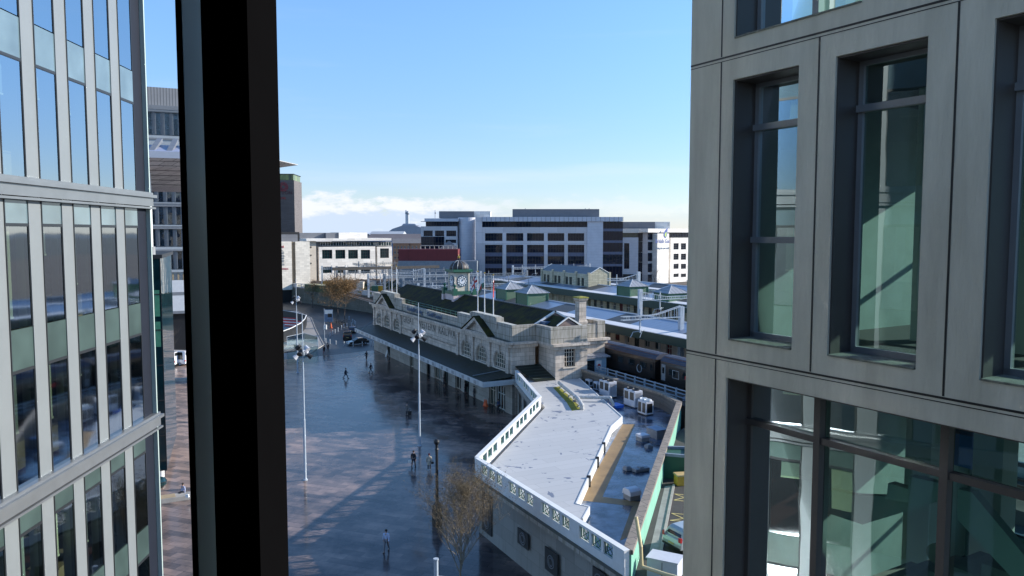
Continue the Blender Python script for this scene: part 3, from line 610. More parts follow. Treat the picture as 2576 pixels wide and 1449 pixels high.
#--PART3--
# ------------------------------------------------------------------ flat-roofed west wing
W = thing('station_wing', 'low stone wing with pale grey felt roof, white and green balustrade and mint rear wall', 'building', S.o, S.th)
ZT = 6.12
P1, P3, P4, P2 = (-20.0, -34.1), (-4.6, -16.3), (.3, -1.0), (-19.7, -54.2)
E1, E2, E3 = (7.3, -25.2), (8.6, -20.6), (8.4, -4.2)
out = [P1, P3, P4, (3.4, -.02), (4.15, -4.0), E3, E2, E1, P2]
mb = MB().prism(out, 0, 4.3); mb.build('wall', M['granite'], W)
M['felt'] = mat('grey_roof_felt', (.40, .405, .43), .6, .08, .5, .1)
def feltmat():
    m, n, l, p = newmat('patched_roof_felt'); p.inputs['Roughness'].default_value = .5
    t = n.new('ShaderNodeTexCoord'); z = n.new('ShaderNodeTexNoise'); z.inputs['Scale'].default_value = .8; z.inputs['Detail'].default_value = 3; z.inputs['Distortion'].default_value = 1.2
    mp = n.new('ShaderNodeMapping'); mp.inputs['Scale'].default_value = (1, .8, 1); l.new(t.outputs['Object'], mp.inputs[0]); l.new(mp.outputs[0], z.inputs[0])
    r = n.new('ShaderNodeValToRGB'); r.color_ramp.elements[0].position = .655; r.color_ramp.elements[1].position = .665; l.new(z.outputs['Fac'], r.inputs[0])
    b = n.new('ShaderNodeTexBrick'); l.new(t.outputs['Object'], b.inputs[0]); b.inputs['Scale'].default_value = 1; b.inputs['Brick Width'].default_value = 7; b.inputs['Row Height'].default_value = 1.05; b.inputs['Mortar Size'].default_value = .02
    b.inputs['Color1'].default_value = (.49, .485, .475, 1); b.inputs['Color2'].default_value = (.455, .45, .44, 1); b.inputs['Mortar'].default_value = (.36, .355, .35, 1)
    mx = n.new('ShaderNodeMixRGB'); l.new(r.outputs[0], mx.inputs[0]); l.new(b.outputs[0], mx.inputs[1]); mx.inputs[2].default_value = (.16, .18, .23, 1); l.new(mx.outputs[0], p.inputs['Base Color'])
    return m
M['felt'] = feltmat()
grey = [(-19.5, -34.3), (-4.4, -16.9), (.6, -1.3), (3.4, -.5), (4.1, -4.1), (7.6, -4.4), (4.2, -14.0), (.6, -24.2), (-2.6, -27.0), (-16.9, -43.9), (-16.4, -44.8), (-18.0, -46.5), (-19.4, -45.2)]
mb = MB().prism(grey, 4.3, 5.0); mb.build('flat_roof', M['felt'], W)
inner = [(7.6, -4.4), (4.2, -14.0), (.6, -24.2), (-2.6, -27.0), (-16.9, -43.9)]
mb = MB()
def seg(m_, a, b, t0, t1, z0, z1, u0=0, u1=None):
    a = Vector((a[0], a[1])); b = Vector((b[0], b[1])); e = (b - a); L = e.length; e.normalize(); n = Vector((e.y, -e.x)); u1 = L if u1 is None else u1
    m_.prism([tuple(a + e * u0 + n * t0), tuple(a + e * u1 + n * t0), tuple(a + e * u1 + n * t1), tuple(a + e * u0 + n * t1)], z0, z1); return L
for a, b in zip(inner, inner[1:]): seg(mb, a, b, -.06, .06, 4.31, 5.06)
for a, b in ((inner[-1], (-16.4, -44.8)), ((-16.4, -44.8), (-18.0, -46.5))): seg(mb, a, b, -.05, .05, 4.31, 5.04)
mb.build('roof_edge', M['white'], W)
lp = lambda x, y, z=4.305: S.g(1174 + .3982 * x, 872.2 + .3982 * y, z)
mb = MB(); pts = [lp(*p)[:2] for p in ((690, 130), (780, 250), (985, 470), (700, 985), (770, 1020), (735, 1100), (1000, 1240), (1290, 420), (1240, 330))]
MB().quad(*[(b, a, 4.302) for b, a in ((3.9, -14.6), (8.3, -4.3), (8.5, -20.6), (7.1, -25.0), (-19.2, -53.9), (-18.9, -46.6), (-16.3, -45), (-16.7, -43.8), (-2.4, -26.8), (.8, -24.2))]).build('lower_roof', mat('wet_shaded_felt', (.06, .08, .12), .18, .45, .6, .12, c2=(.16, .20, .27), thr=(.4, .62)), W)  # wet felt; the parapet's blue shade is put into its colour
for k, q in enumerate([((985, 490), (1065, 490), (858, 948), (715, 970)), ((715, 970), (858, 948), (1112, 982), (1100, 1012)), ((1045, 1010), (1110, 990), (1065, 1180), (968, 1225))]):
    MB().quad(*[lp(*p, 4.306 + .003 * k) for p in q]).build('walkway_strip', mat('brown_walkway', (.26, .17, .075), .6, .2, .8, .1), W)
mb = MB()                                    # mossy patch and dirt under the duct
MB().quad(*[S.g(1174 + .3982 * x, 872.2 + .3982 * y, 5.006) for x, y in ((545, 258), (585, 250), (735, 395), (665, 405), (630, 350))]).build('moss_patch', mat('yellow_green_moss', (.22, .21, .02), .9, .4, 2.5, .4), W)
# parapet wall on the rail side
mb = MB(); inn = MB(); cap = MB(); mint = MB()
seq = [(8.4, -4.2), E2, E1, P2]
for i, (a, b) in enumerate(zip(seq, seq[1:])):
    m_ = mb if i < 2 else mint
    seg(inn, a, b, 0.02, .25, 4.3, 5.85); seg(m_, a, b, -.12, .0, 4.3, 5.85); seg(cap, a, b, -.22, .36, 5.86, 6.12)
    if i < 2: seg(inn, a, b, .26, .34, 5.0, 5.2)
mint2 = MB(); seg(mint2, E1, P2, -.12, -.02, 0, 4.28); mint2.build('rear_wall', M['mint'], W)
M['darkpar'] = blocks('dark_weathered_parapet', (.13, .115, .10), (.06, .055, .05), 2.4, .8, .02, stain=.5)
mb.build('parapet_wall', M['darkpar'], W); inn.build('parapet_wall', M['darkpar'], W); mint.build('parapet_wall', M['mint'], W)
cap.build('coping', blocks('brown_coping', (.25, .21, .17), (.1, .09, .08), .8, .8, .03, stain=.5, lay='floor'), W)
# cornice and balustrade
for a, b, groups, nop in ((P1, P2, 4, 3), (P3, P1, 4, 3), (P4, P3, 3, 3)):
    rb = MB(); gr = MB(); co = MB()
    L = (Vector(b) - Vector(a)).length
    seg(co, a, b, -.12, .55, 4.31, 4.62); seg(co, a, b, -.5 if a == P1 else -.25, .1, 4.05, 4.28)
    sg = 1
    seg(rb, a, b, .0, .3, 4.63, 5.15); seg(rb, a, b, -.04, .36, 5.98, 6.14)
    pier = 1.5; gl = (L - pier * (groups + 1) * .75) / groups; u = pier * .75
    seg(rb, a, b, .0, .34, 5.16, 5.97, 0, u)
    for g_ in range(groups):
        ow = (gl - .28 * (nop - 1)) / nop
        for k in range(nop):
            u0 = u + k * (ow + .28)
            e = (Vector(b) - Vector(a)).normalized(); n = Vector((e.y, -e.x)); c = .15
            P = lambda s_, z: tuple(Vector(a) + e * s_ + n * c) + (z,)
            z0, z1 = 5.2, 5.94; um = u0 + ow / 2; zm = (z0 + z1) / 2
            for p, q in (((u0, z0), (u0 + ow, z1)), ((u0, z1), (u0 + ow, z0)), ((u0 + .02, z0), (u0 + ow - .02, z0)), ((u0, z1), (u0 + ow, z1)), ((u0 + .02, z0), (u0 + .02, z1)), ((u0 + ow - .02, z0), (u0 + ow - .02, z1))): gr.bar(P(*p), P(*q), .028, 4)
            for j in range(12):
                t0, t1 = math.pi * j / 6, math.pi * (j + 1) / 6; gr.bar(P(um + .3 * math.cos(t0), zm + .34 * math.sin(t0)), P(um + .3 * math.cos(t1), zm + .34 * math.sin(t1)), .028, 4)
            if k < nop - 1: seg(rb, a, b, .02, .28, 5.16, 5.97, u0 + ow, u0 + ow + .28)
        gr.build('balustrade_grille', M['greenp'], W); gr = MB()
        u += gl; seg(rb, a, b, .0, .34, 5.16, 5.97, u, min(L, u + pier * .75)); u += pier * .75
    rb.build('balustrade', M['white'], W); co.build('cornice', M['stone_low'] if a != P1 else M['stone_par'], W)
M['ringdark'] = mat('dark_bronze_panel', (.035, .035, .034), .5, .2, 4, .2)
for x0, x1, y0, y1 in ((100, 160, 910, 1190), (325, 392, 1150, 1275), (498, 577, 1277, 1440), (800, 880, 1400, 1560)):
    q = [S.onx(1174 + .3982 * x, 872.2 + .3982 * y, -20.02) for x, y in ((x0, y0), (x1, y0 + 40), (x0, y1 - 40), (x1, y1))]
    u1, u0 = max(p[1] for p in q), min(p[1] for p in q); z1 = max(p[2] for p in q); z0 = min(p[2] for p in q)
    mb = MB().box(-20.08, -20.0, u0, u1, z0, z1); o = mb.build('grille_panel', M['ringdark'], W)
    um = (u0 + u1) / 2
    k = max(1, round((z1 - z0) / (u1 - u0)))
    for h in range(k):
        r_ = MB(); zm = z0 + (z1 - z0) * (h + .5) / k
        for rr in (.42, .27):
            for j in range(16):
                t0, t1 = math.pi * j / 8, math.pi * (j + 1) / 8; r_.bar((-20.1, um + rr * math.cos(t0), zm + rr * math.sin(t0)), (-20.1, um + rr * math.cos(t1), zm + rr * math.sin(t1)), .03, 4)
        r_.build('ring_ornament', M['grey'], o)
e = (Vector(P3) - Vector(P4)).normalized()   # shop windows under the curved balustrade
for k in range(4):
    c = Vector(P4) + e * (2.2 + k * 3.6)
    n = Vector((e.y, -e.x)); a = c - e * 1.1; b = c + e * 1.1
    mb = MB(); seg(mb, a, b, -.06, .0, .5, 3.4); o = mb.build('shop_window', M['dkframe'], W); g_ = MB(); seg(g_, a + e * .12, b - e * .12, -.08, -.06, .7, 3.25); g_.build('pane', M['teal'], o)
e = (Vector(P1) - Vector(P3)).normalized()
mb = MB()                                    # lean-to roof in the corner of hall and bay
mb.add([(.5, 0, 6.5), (4.15, 0, 6.5), (4.15, -4.1, 5.25), (1.2, -4.1, 5.25), (.5, 0, 6.35), (4.15, 0, 6.35), (4.15, -4.1, 5.1), (1.2, -4.1, 5.1)], [(0, 3, 2, 1), (4, 5, 6, 7), (0, 4, 7, 3), (3, 7, 6, 2)])
mb.build('lean_to_roof', M['canopy'], W)
# roof plant
DU = thing('ventilation_duct', 'peeling silver duct lying across the flat roof over yellow moss', 'duct', S.o, S.th)
pz = lambda x, y, z=5.45: Vector(S.g(1174 + .3982 * x, 872.2 + .3982 * y, z))
a, b, c = pz(585, 228), pz(700, 325), pz(728, 370)
M['duct'] = mat('peeling_duct', (.42, .42, .40), .5, .3, 5, .4, c2=(.62, .62, .6))
mb = MB().tube([a, b, c, c - Vector((0, 0, .42))], .24, 12); mb.ball(c, .25); mb.build('main_pipe', M['duct'], DU, shade=False)
d0, d1 = pz(672, 318), pz(905, 322); mb = MB().tube([d0, d1, d1 + Vector((.3, -.3, -.9))], .2, 12); mb.ball(d1, .21); mb.build('branch_pipe', M['duct'], DU)
for k in range(5):
    p = a.lerp(c, .1 + k * .2); mb = MB().box(p.x - .3, p.x + .3, p.y - .05, p.y + .05, 5.01, 5.25, rot=.5); mb.build('support', M['steeldk'], DU)
def acunit(cx, cy, wx, wy, h, label, z=4.3, fans='top', rz=0):
    t = thing('air_conditioning_unit', label, 'air conditioner', S.w(cx, cy, z), S.th + rz, 'air conditioning units on the lower flat roof')
    MB().box(-wx / 2, wx / 2, -wy / 2, wy / 2, .12, h).build('casing', M['ltgrey'], t, bevel=.03)
    MB().box(-wx / 2 + .1, wx / 2 - .1, -wy / 2 - .1, wy / 2 + .1, 0, .118).build('base_rail', M['black'], t)
    n = 2 if wy > 1.3 else 1
    for i in range(n):
        y = (i - (n - 1) / 2) * wy / 2
        if fans == 'top': f = MB().lathe([(.42, h + .003), (.42, h + .16), (.34, h + .16), (.3, h + .05)], 0, y, 14).build('fan', M['white'] if h < 1.65 else M['black'], t)
        MB().box(-wx / 2 - .012, -wx / 2 - .002, y - wy / n * .36, y + wy / n * .36, h * .45 if h > 1.65 else .3, h - .2).build('grille', M['dkframe'], t)
        MB().box(-wx * .36, wx * .36, -wy / 2 - .012, -wy / 2 - .002, .3, h - .25).build('grille', M['dkframe'] if h < 1.65 else M['ltgrey'], t)
acunit(6.6, -12.6, 1.1, 2.1, 1.95, 'tall white twin-fan roof unit nearer the stone bay of the hall')
acunit(6.2, -18.3, 1.1, 2.1, 1.95, 'tall white twin-fan roof unit between its twin and the dark-grilled condenser')
acunit(5.2, -22.0, 1.0, 1.5, 1.55, 'pale condenser with dark grilles and two white top fans by the parapet corner')
acunit(7.7, -6.6, .5, 1.0, .95, 'small single-fan white unit nearest the stone bay', fans='')
acunit(7.3, -9.0, .45, .8, 1.1, 'slim white unit next to the tall twin-fan unit, first of two', fans='')
acunit(7.2, -10.3, .45, .8, 1.1, 'slim white unit touching the tall twin-fan unit, second of two', fans='')
t = thing('water_tray', 'bright blue plastic tray on the roof under the duct end', 'tray', S.w(4.3, -17.8, 4.31), S.th)
MB().box(-.5, .5, -.7, .7, 0, .3).build('tray_body', mat('blue_plastic', (.02, .12, .55), .4, .1, 3), t, bevel=.05); MB().box(-.55, .55, -.75, .75, .301, .34).build('lid', mat('blue_lid', (.03, .15, .6), .4, .1, 3), t)
for (x, y, lb, r_) in ((1112, 592, 'grey box vent standing on the wet blue roof beyond the rounded vent', 0), (1043, 960, 'rounded white roof vent on the wet blue roof beside the brown walkway', 1)):
    p = S.g(1174 + .3982 * x, 872.2 + .3982 * y, 4.31); t = thing('roof_vent', lb, 'vent', S.w(p[0], p[1], 4.31), S.th)
    MB().box(-.45, .45, -.45, .45, 0, .35).build('vent_base', M['grey'], t)
    (MB().ext([(-.55, .36), (.55, .36), (.5, .7), (.25, .85), (-.25, .85), (-.5, .7)], 'x', -.5, .5) if r_ else MB().box(-.5, .5, -.5, .5, .36, .62)).build('cowl', M['ltgrey'], t, bevel=.04)
p = S.g(1174 + .3982 * 1200, 872.2 + .3982 * 570, 4.31); t = thing('roof_hatch', 'small dark raised hatch on the wet roof against the tiled parapet', 'hatch', S.w(p[0], p[1], 4.31), S.th)
MB().box(-.6, .6, -.8, .8, 0, .8).build('curb', M['grey'], t); MB().box(-.66, .66, -.86, .86, .801, .88).build('lid', M['letters'], t)
for i, (x, y) in enumerate(((1015, 780), (1100, 785), (1150, 640))):
    p = S.g(1174 + .3982 * x, 872.2 + .3982 * y, 4.31); t = thing('roof_outlet', ('low dark roof outlet box beside the brown walkway', 'long low dark pipe box in the middle of the wet roof', 'small round dark outlet on the wet roof near the parapet')[i], 'roof outlet', S.w(p[0], p[1], 4.31), S.th)
    MB().box(-.3 - .4 * (i == 1), .3 + .4 * (i == 1), -.3, .3, 0, .28).build('outlet_box', M['steeldk'], t, bevel=.05); MB().box(-.2, .2, -.2, .2, .281, .36).build('cap', M['grey'], t)
for y in (-32.2, -35.7, -39.6):
    f_ = (-27.0 - y) / 16.9; x = -2.6 - f_ * 14.3 + .25
    t = thing('wall_louvre', {-32.2: 'black louvre slot on the white roof edge, nearest the bend', -35.7: 'black louvre slot on the white roof edge, middle of three', -39.6: 'black louvre slot on the white roof edge, nearest the corner with the walkway'}[y], 'louvre', S.w(x, y, 4.45), S.th - .70, 'louvres on the raised roof edge')
    MB().box(-.28, .02, -.05, .14, -.12, .75).build('housing', M['black'], t); MB().box(-.2, -.04, -.08, -.052, 0, .6).build('slats', M['grey'], t)
# yellow gas pipe, cabinet, bin and car park things
yp = [D(1600, 1300, 41.2), D(1612, 1375, 40.7), D(1614, 1425, 40.7)]
mb = MB().tube(yp, .1, 10); mb.tube([yp[-1], yp[-1] + Vector((1.2, -.9, -.05)), yp[-1] + Vector((2.4, -1.6, -.1))], .1, 10); mb.ball(yp[1], .11)
t = tag(mb.build('gas_pipe', mat('cream_yellow_pipe', (.72, .58, .30), .45, .06, 3)), 'cream yellow pipe climbing over the green wall corner', 'pipe')
CP = lambda x, y, z=4.0: G(1583.2 + .1899 * x, 1174 + .1899 * y, z)     # car park close-up
t = thing('utility_cabinet', 'pale grey metal cabinet at the foot of the yellow pipe', 'cabinet', CP(470, 1440), R(-28))
MB().box(-.9, .9, -.6, .6, 0, 1.1).build('cabinet_body', M['ltgrey'], t, bevel=.03); MB().box(-.96, .96, -.66, .66, 1.101, 1.16).build('lid', M['ltgrey'], t); MB().box(-.03, .03, -.61, -.601, .1, 1.0).build('door_seam', M['grey'], t)
t = thing('grit_bin', 'yellow ochre grit bin by the dark green wall in the car park', 'bin', CP(690, 235), R(10))
MB().prism([(-.5, -.4), (.6, -.4), (.6, .4), (-.5, .4)], 0, .75).build('bin_body', M['ochre'], t, bevel=.05); MB().box(-.56, .66, -.46, .46, .751, .9).build('lid', mat('tan_lid', (.5, .36, .16), .6, .1, 3), t, bevel=.04)
t = thing('green_store', 'dark green flat-topped store projecting from the mint green wall', 'outbuilding')
q = [G(1174 + .3982 * x, 872.2 + .3982 * y, 6.1) for x, y in ((1245, 672), (1400, 685), (1400, 632), (1252, 628))]
mb = MB().prism([(p.x, p.y) for p in q], 3.99, 5.9); mb.build('wall', M['mintdk'], t)
mb = MB(); 
for i in range(4): mb.bar((q[i].x, q[i].y, 6.0), (q[(i + 1) % 4].x, q[(i + 1) % 4].y, 6.0), .16, 4)
mb.build('coping', M['steeldk'], t)
mb = MB(); a, b = CP(590, 245), CP(400, 1230); mb.bar(a, b, .13, 4); struct(mb.build('kerb', M['concrete']))
sheet('side_path', [tuple(CP(*p)[:2]) for p in ((470, 260), (570, 250), (390, 1230), (245, 1215))], 4.006, M['paveg'])
mb = MB()                                    # yellow bay markings
def line(m_, p, q, w_=.055, z=4.012):
    p, q = Vector((p[0], p[1])), Vector((q[0], q[1])); e = (q - p).normalized(); n = Vector((-e.y, e.x)) * w_; m_.quad(*[(v.x, v.y, z) for v in (p - n, q - n, q + n, p + n)])
k_ = 0
for pts in (((600, 362), (800, 380)), ((600, 362), (730, 412)), ((730, 412), (590, 445)), ((590, 445), (800, 465)), ((560, 620), (800, 640)), ((560, 620), (720, 690)), ((540, 715), (720, 690)), ((540, 715), (800, 735)), ((430, 1225), (760, 1180)), ((500, 1285), (760, 1245)), ((610, 1355), (760, 1335)), ((598, 1310), (600, 1360))):
    line(mb, CP(*pts[0])[:2], CP(*pts[1])[:2], z=4.012 + k_ * .0015); k_ += 1
struct(mb.build('bay_markings', M['yellow']))
fence = thing('trackside_fence', 'pale steel trackside fence between the dark parapet and the train', 'fence', S.o, S.th)
mb = MB()
for z in (5.3, 5.75, 6.15): mb.box(10.95, 11.05, -26, -1.6, z, z + .1)
mb.build('rail', M['steel'], fence)
for i in range(13): MB().box(10.9, 11.1, -26 + i * 2, -25.88 + i * 2, 4.98, 6.3).build('post', M['steel'], fence)
t = thing('platform_shelter', 'small blue framed platform shelter with lead roof and round red sign beside the stone bay', 'shelter', S.o, S.th)
MB().box(9.3, 12.6, -3.2, .4, 4.99, 7.3).build('frame', mat('pale_blue_frame', (.30, .42, .52), .4, .1, 2), t); MB().prism([(8.9, -3.6), (13, -3.6), (13, .8), (8.9, .8)], 7.31, [7.45, 7.45, 7.9, 7.9]).build('roof', M['leadroof'], t)
MB().box(9.5, 10.7, -3.25, -3.21, 5.3, 7.0).build('window', M['glass'], t); sg = MB().box(11.0, 11.8, -3.25, -3.21, 5.6, 6.9).build('sign', M['white'], t); MB().bar((11.4, -3.26, 6.2), (11.4, -3.28, 6.2), .26, 18).build('roundel', M['red'], sg)

# ------------------------------------------------------------------ train, platforms, canopies, tracks
def coach(y0, y1, label, first):
    t = thing('railway_coach', label, 'railway coach', S.w(15, y0, 5.2), S.th, 'coaches of the dark train'); L = y1 - y0
    MB().ext([(-1.36, .55), (1.36, .55), (1.4, 1.4), (1.38, 2.6), (1.3, 3.0), (-1.3, 3.0), (-1.38, 2.6), (-1.4, 1.4)], 'y', .25, L - .25).build('body', M['train'], t)
    rf = MB().ext([(-1.34, 3.0), (1.34, 3.0), (1.15, 3.35), (.7, 3.62), (0, 3.72), (-.7, 3.62), (-1.15, 3.35)], 'y', .2, L - .2).build('roof', M['trainroof'], t)
    mb = MB()
    for x in (-.9, .9): mb.box(x - .02, x + .02, .4, L - .4, 3.5, 3.56)
    mb.box(-1.40, -1.36, .3, L - .3, 2.96, 3.03); mb.build('gutter', mat('rust_line', (.12, .06, .04), .7, .3, 2), t)
    n = 8
    for i in range(n):
        y = 2.6 + i * (L - 5.2) / (n - 1); f_ = MB().box(-1.43, -1.39, y - .68, y + .68, 1.55, 2.4).build('window', M['dkframe'], t); MB().box(-1.445, -1.432, y - .62, y + .62, 1.6, 2.35).build('pane', M['glass'], f_)
    for y in (.9, L - .9):
        d = MB().box(-1.43, -1.39, y - .38, y + .38, .75, 2.7).build('door', M['grey'] if y > 2 else M['train'], t); MB().box(-1.45, -1.432, y - .2, y + .2, 1.6, 2.35).build('pane', M['glass'], d)
    for y in (3, L - 3):
        b = MB().box(-1.1, 1.1, y - 1.4, y + 1.4, .2, .54).build('bogie', M['black'], t)
        for dy in (-.9, .9):
            for x in (-.75, .75): MB().bar((x - .06, y + dy, .32), (x + .06, y + dy, .32), .44, 16).build('wheel', M['rail'], b)
    for y in (L * .4, L * .6): MB().box(-1.15, 1.15, y - 1.2, y + 1.2, .15, .54).build('underframe_box', M['black'], t)
    return t
jy = S.onx(1720 * .0 + (1900 + 1640 / 2.899) / 1.49068, (1000 + 1060 / 2.899) / 1.49068, 13.6)[1]
c1 = coach(jy + .3, jy + 23.3, 'long dark green passenger coach farther from us with pale circular emblem near its end door', 1)
c2 = coach(jy - 23.3, jy - .3, 'dark coach nearer to us with white framed window and red name plate', 0)
mb = MB()
for j in range(20):
    if j in (4, 5, 6): continue
    t0, t1 = 2 * math.pi * j / 20, 2 * math.pi * (j + 1) / 20; mb.bar((-1.45, 3.4 + .5 * math.cos(t0), 1.45 + .5 * math.sin(t0)), (-1.45, 3.4 + .5 * math.cos(t1), 1.45 + .5 * math.sin(t1)), .05, 4)
mb.build('emblem', M['steel'], c1)
L2 = 23.0
mb = MB(); frame_bars(mb, 'x', -1.46, L2 - 3.9, L2 - 2.7, 1.35, 2.3, 1, 1, .07, .03); mb.build('white_frame', M['offwhite'], c2)
MB().box(-1.47, -1.43, L2 - 6.4, L2 - 5.0, 1.55, 1.95).build('name_plate', M['red'], c2)
def track(b, a0, a1):
    t = thing('railway_track', None, 'railway track', S.w(b, 0, 4.98), S.th, 'parallel railway tracks on the deck')
    t['label'] = 'pair of rusty rails on concrete sleepers in the brown ballast east of the station'
    mb = MB()
    for x in (-.72, .72): mb.box(x - .05, x + .05, a0, a1, .12, .30)
    mb.build('rail', M['rail'], t)
    mb = MB(); y = max(a0, 60)
    while y < min(a1, 330): mb.box(-1.3, 1.3, y, y + .28, 0, .119); y += 1.4
    if mb.v: mb.build('sleepers', M['concrete'], t)
for b in (15, 34, 38.5, 43.5, 66, 70.5, 75, 80): track(b, -60 if b < 30 else 20, 460)
for b in (20.5, 25.5): track(b, 90, 460)
def canopy(b0, b1, a0, a1, label, zf0=9.0, zf1=10.2, mid=None, bw=None):
    t = thing('platform_canopy', label, 'platform canopy', S.o, S.th, 'platform canopies')
    m_ = (b0 + b1) / 2 if mid is None else mid
    mb = MB(); mb.box(b0 - .1, b0, a0, a1, zf0, zf1); mb.box(b1, b1 + .1, a0, a1, zf0, zf1); mb.box(b0, b1, a0 - .1, a0, zf0, zf1); mb.box(b0, b1, a1, a1 + .1, zf0, zf1)
    mb.build('fascia', M['greenf'], t)
    w1 = 1.7; zr = zf1 + 1.1
    mb = MB(); mb.ext([(b0 - .15, zf1), (b0 + w1, zf1 + .15), (b0 + w1, zf1 + .25), (b0 - .15, zf1 + .1)], 'y', a0, a1); mb.ext([(b1 + .15, zf1), (b1 - w1, zf1 + .15), (b1 - w1, zf1 + .25), (b1 + .15, zf1 + .1)], 'y', a0, a1); mb.build('gutter_flat', M['wband'], t)
    y = a0; i = 0
    while y < a1:
        L = 12 if i % 2 == 0 else 6.5; e = min(a1, y + L)
        mb = MB(); mb.add([(b0 + w1, y, zf1 + .24), (m_, y, zr), (b1 - w1, y, zf1 + .24), (b0 + w1, e, zf1 + .24), (m_, e, zr), (b1 - w1, e, zf1 + .24)], [(0, 1, 4, 3), (1, 2, 5, 4), (0, 2, 1), (3, 4, 5)])
        mb.build('roof_panel', M['skyl'] if i % 2 == 0 else M['skydk'], t); y = e; i += 1
    MB().bar((m_, a0, zr + .03), (m_, a1, zr + .03), .12, 5).build('ridge', M['wband'], t)
    MB().box(b0, b1, a0, a1, zf0 + .5, zf0 + .6).build('soffit', M['grey'], t)
    y = a0 + 3
    while y < min(a1, 90):
        MB().lathe([(.2, 6.0), (.2, 6.4), (.12, 6.5), (.12, 9.0), (.25, 9.45)], (b0 + b1) / 2 - 3.2, y, 8).build('column', M['cream'], t); y += 8
    return t
def platform(b0, b1, a0, a1, nm):
    mb = MB().box(b0, b1, a0, a1, 4.97, 6.0); o = mb.build('platform', M['concrete']); o.location = S.o; o.rotation_euler = (0, 0, S.th); return struct(o)
platform(17.0, 31.5, -60, 95, 1); platform(46.5, 63.0, -60, 110, 2)
canopy(19.8, 31.2, -45, 84, 'nearest platform canopy behind the train with dark green fascia and blue-grey sheet roof')
canopy(48.3, 61.8, -45, 110, 'middle platform canopy with dark green fascia, partly hidden by the brick building', zr if False else 9.0, 10.5)
canopy(74, 84, 0, 90, 'farthest low platform canopy below the office blocks', 8.6, 9.6)
def pbuild(b0, b1, a0, a1, z1, label):
    t = thing('platform_building', label, 'building', S.o, S.th)
    ops = []; y = a0 + 1
    while y < a1 - 2: ops.append((y, y + 1.2, 6.9 if len(ops) % 3 else 6.02, 8.7)); y += 2.6
    mb = MB(); wall(mb, 'x', b0, .3, a0, a1, 6.0, z1, ops, 1); mb.box(b0 + .31, b1, a0, a0 + .3, 6, z1); mb.box(b0 + .31, b1, a1 - .3, a1, 6, z1); mb.box(b1 - .3, b1, a0 + .31, a1 - .31, 6, z1)
    mb.build('wall', M['yellbrick'] if b0 > 40 else M['cream'], t)
    for i, o_ in enumerate(ops):
        f_ = MB(); frame_bars(f_, 'x', b0 + .15, o_[0], o_[1], o_[2], o_[3], 2, 2, .09, .08); w_ = f_.build('window' if o_[2] > 6.5 else 'door', M['offwhite'] if i % 2 else M['dkframe'], t); MB().box(b0 + .2, b0 + .22, *o_).build('pane', M['glassg'] if i % 5 else M['maroon'], w_)
    return t
pbuild(24.5, 28.0, -42, 20, 9.35, 'cream platform building with doors under the nearest canopy')
pbuild(51.5, 58.0, -30, 62, 9.35, 'pale brick platform rooms with many doors under the middle canopy')
# yellow brick upper building
t = thing('signal_office', 'pale yellow brick two-storey building with grey gabled roof rising above the platform canopies', 'building', S.o, S.th)
b0, b1, a0, a1 = 52.4, 58.4, 64.2, 87.5
ops = []
for i in range(4):
    y = a0 + 2.2 + i * 5.6
    for d in (0, 1.9): ops.append((y + d, y + d + 1.2, 11.2, 13.1))
mb = MB(); wall(mb, 'x', b0, .3, a0, a1, 6.0, 14.1, ops, 1); mb.prism([(b0 + .31, a0), (b1, a0), (b1, a1), (b0 + .31, a1)], 5.99, 14.0)
mb.ext([(b0 + .1, 14.0), (b1 - .1, 14.0), ((b0 + b1) / 2, 15.5)], 'y', a0 + .02, a0 + .3)
mb.build('wall', M['yellbrick'], t)
for o_ in ops: f_ = MB(); frame_bars(f_, 'x', b0 + .12, *o_, 2, 3, .06, .06); w_ = f_.build('window', M['dkframe'], t); MB().box(b0 + .18, b0 + .2, *o_).build('pane', M['glassg'], w_)
for i in range(5): MB().box(b0 - .25, b0 + .3, a0 - .1 + i * 5.7, a0 + .5 + i * 5.7, 6, 14.5).build('buttress', M['yellbrick'], t)
MB().box(b1 - .4, b1 + .1, a0 - .1, a0 + .4, 6, 14.5).build('buttress', M['yellbrick'], t)
mb = MB(); mb.add([(b0 + .05, a0 + .1, 14.1), ((b0 + b1) / 2, a0 + .1, 15.65), (b1, a0 + .1, 14.1), (b0 + .05, a1, 14.1), ((b0 + b1) / 2, a1, 15.65), (b1, a1, 14.1)], [(0, 1, 4, 3), (1, 2, 5, 4), (3, 4, 5)]); rf = mb.build('roof', M['greyclad'], t)
mb = MB()
for e_ in (a0 - .02, a1): mb.bar((b0, e_, 14.15), ((b0 + b1) / 2, e_, 15.7), .1, 4); mb.bar(((b0 + b1) / 2, e_, 15.7), (b1, e_, 14.15), .1, 4)
mb.build('verge', M['white'], rf)
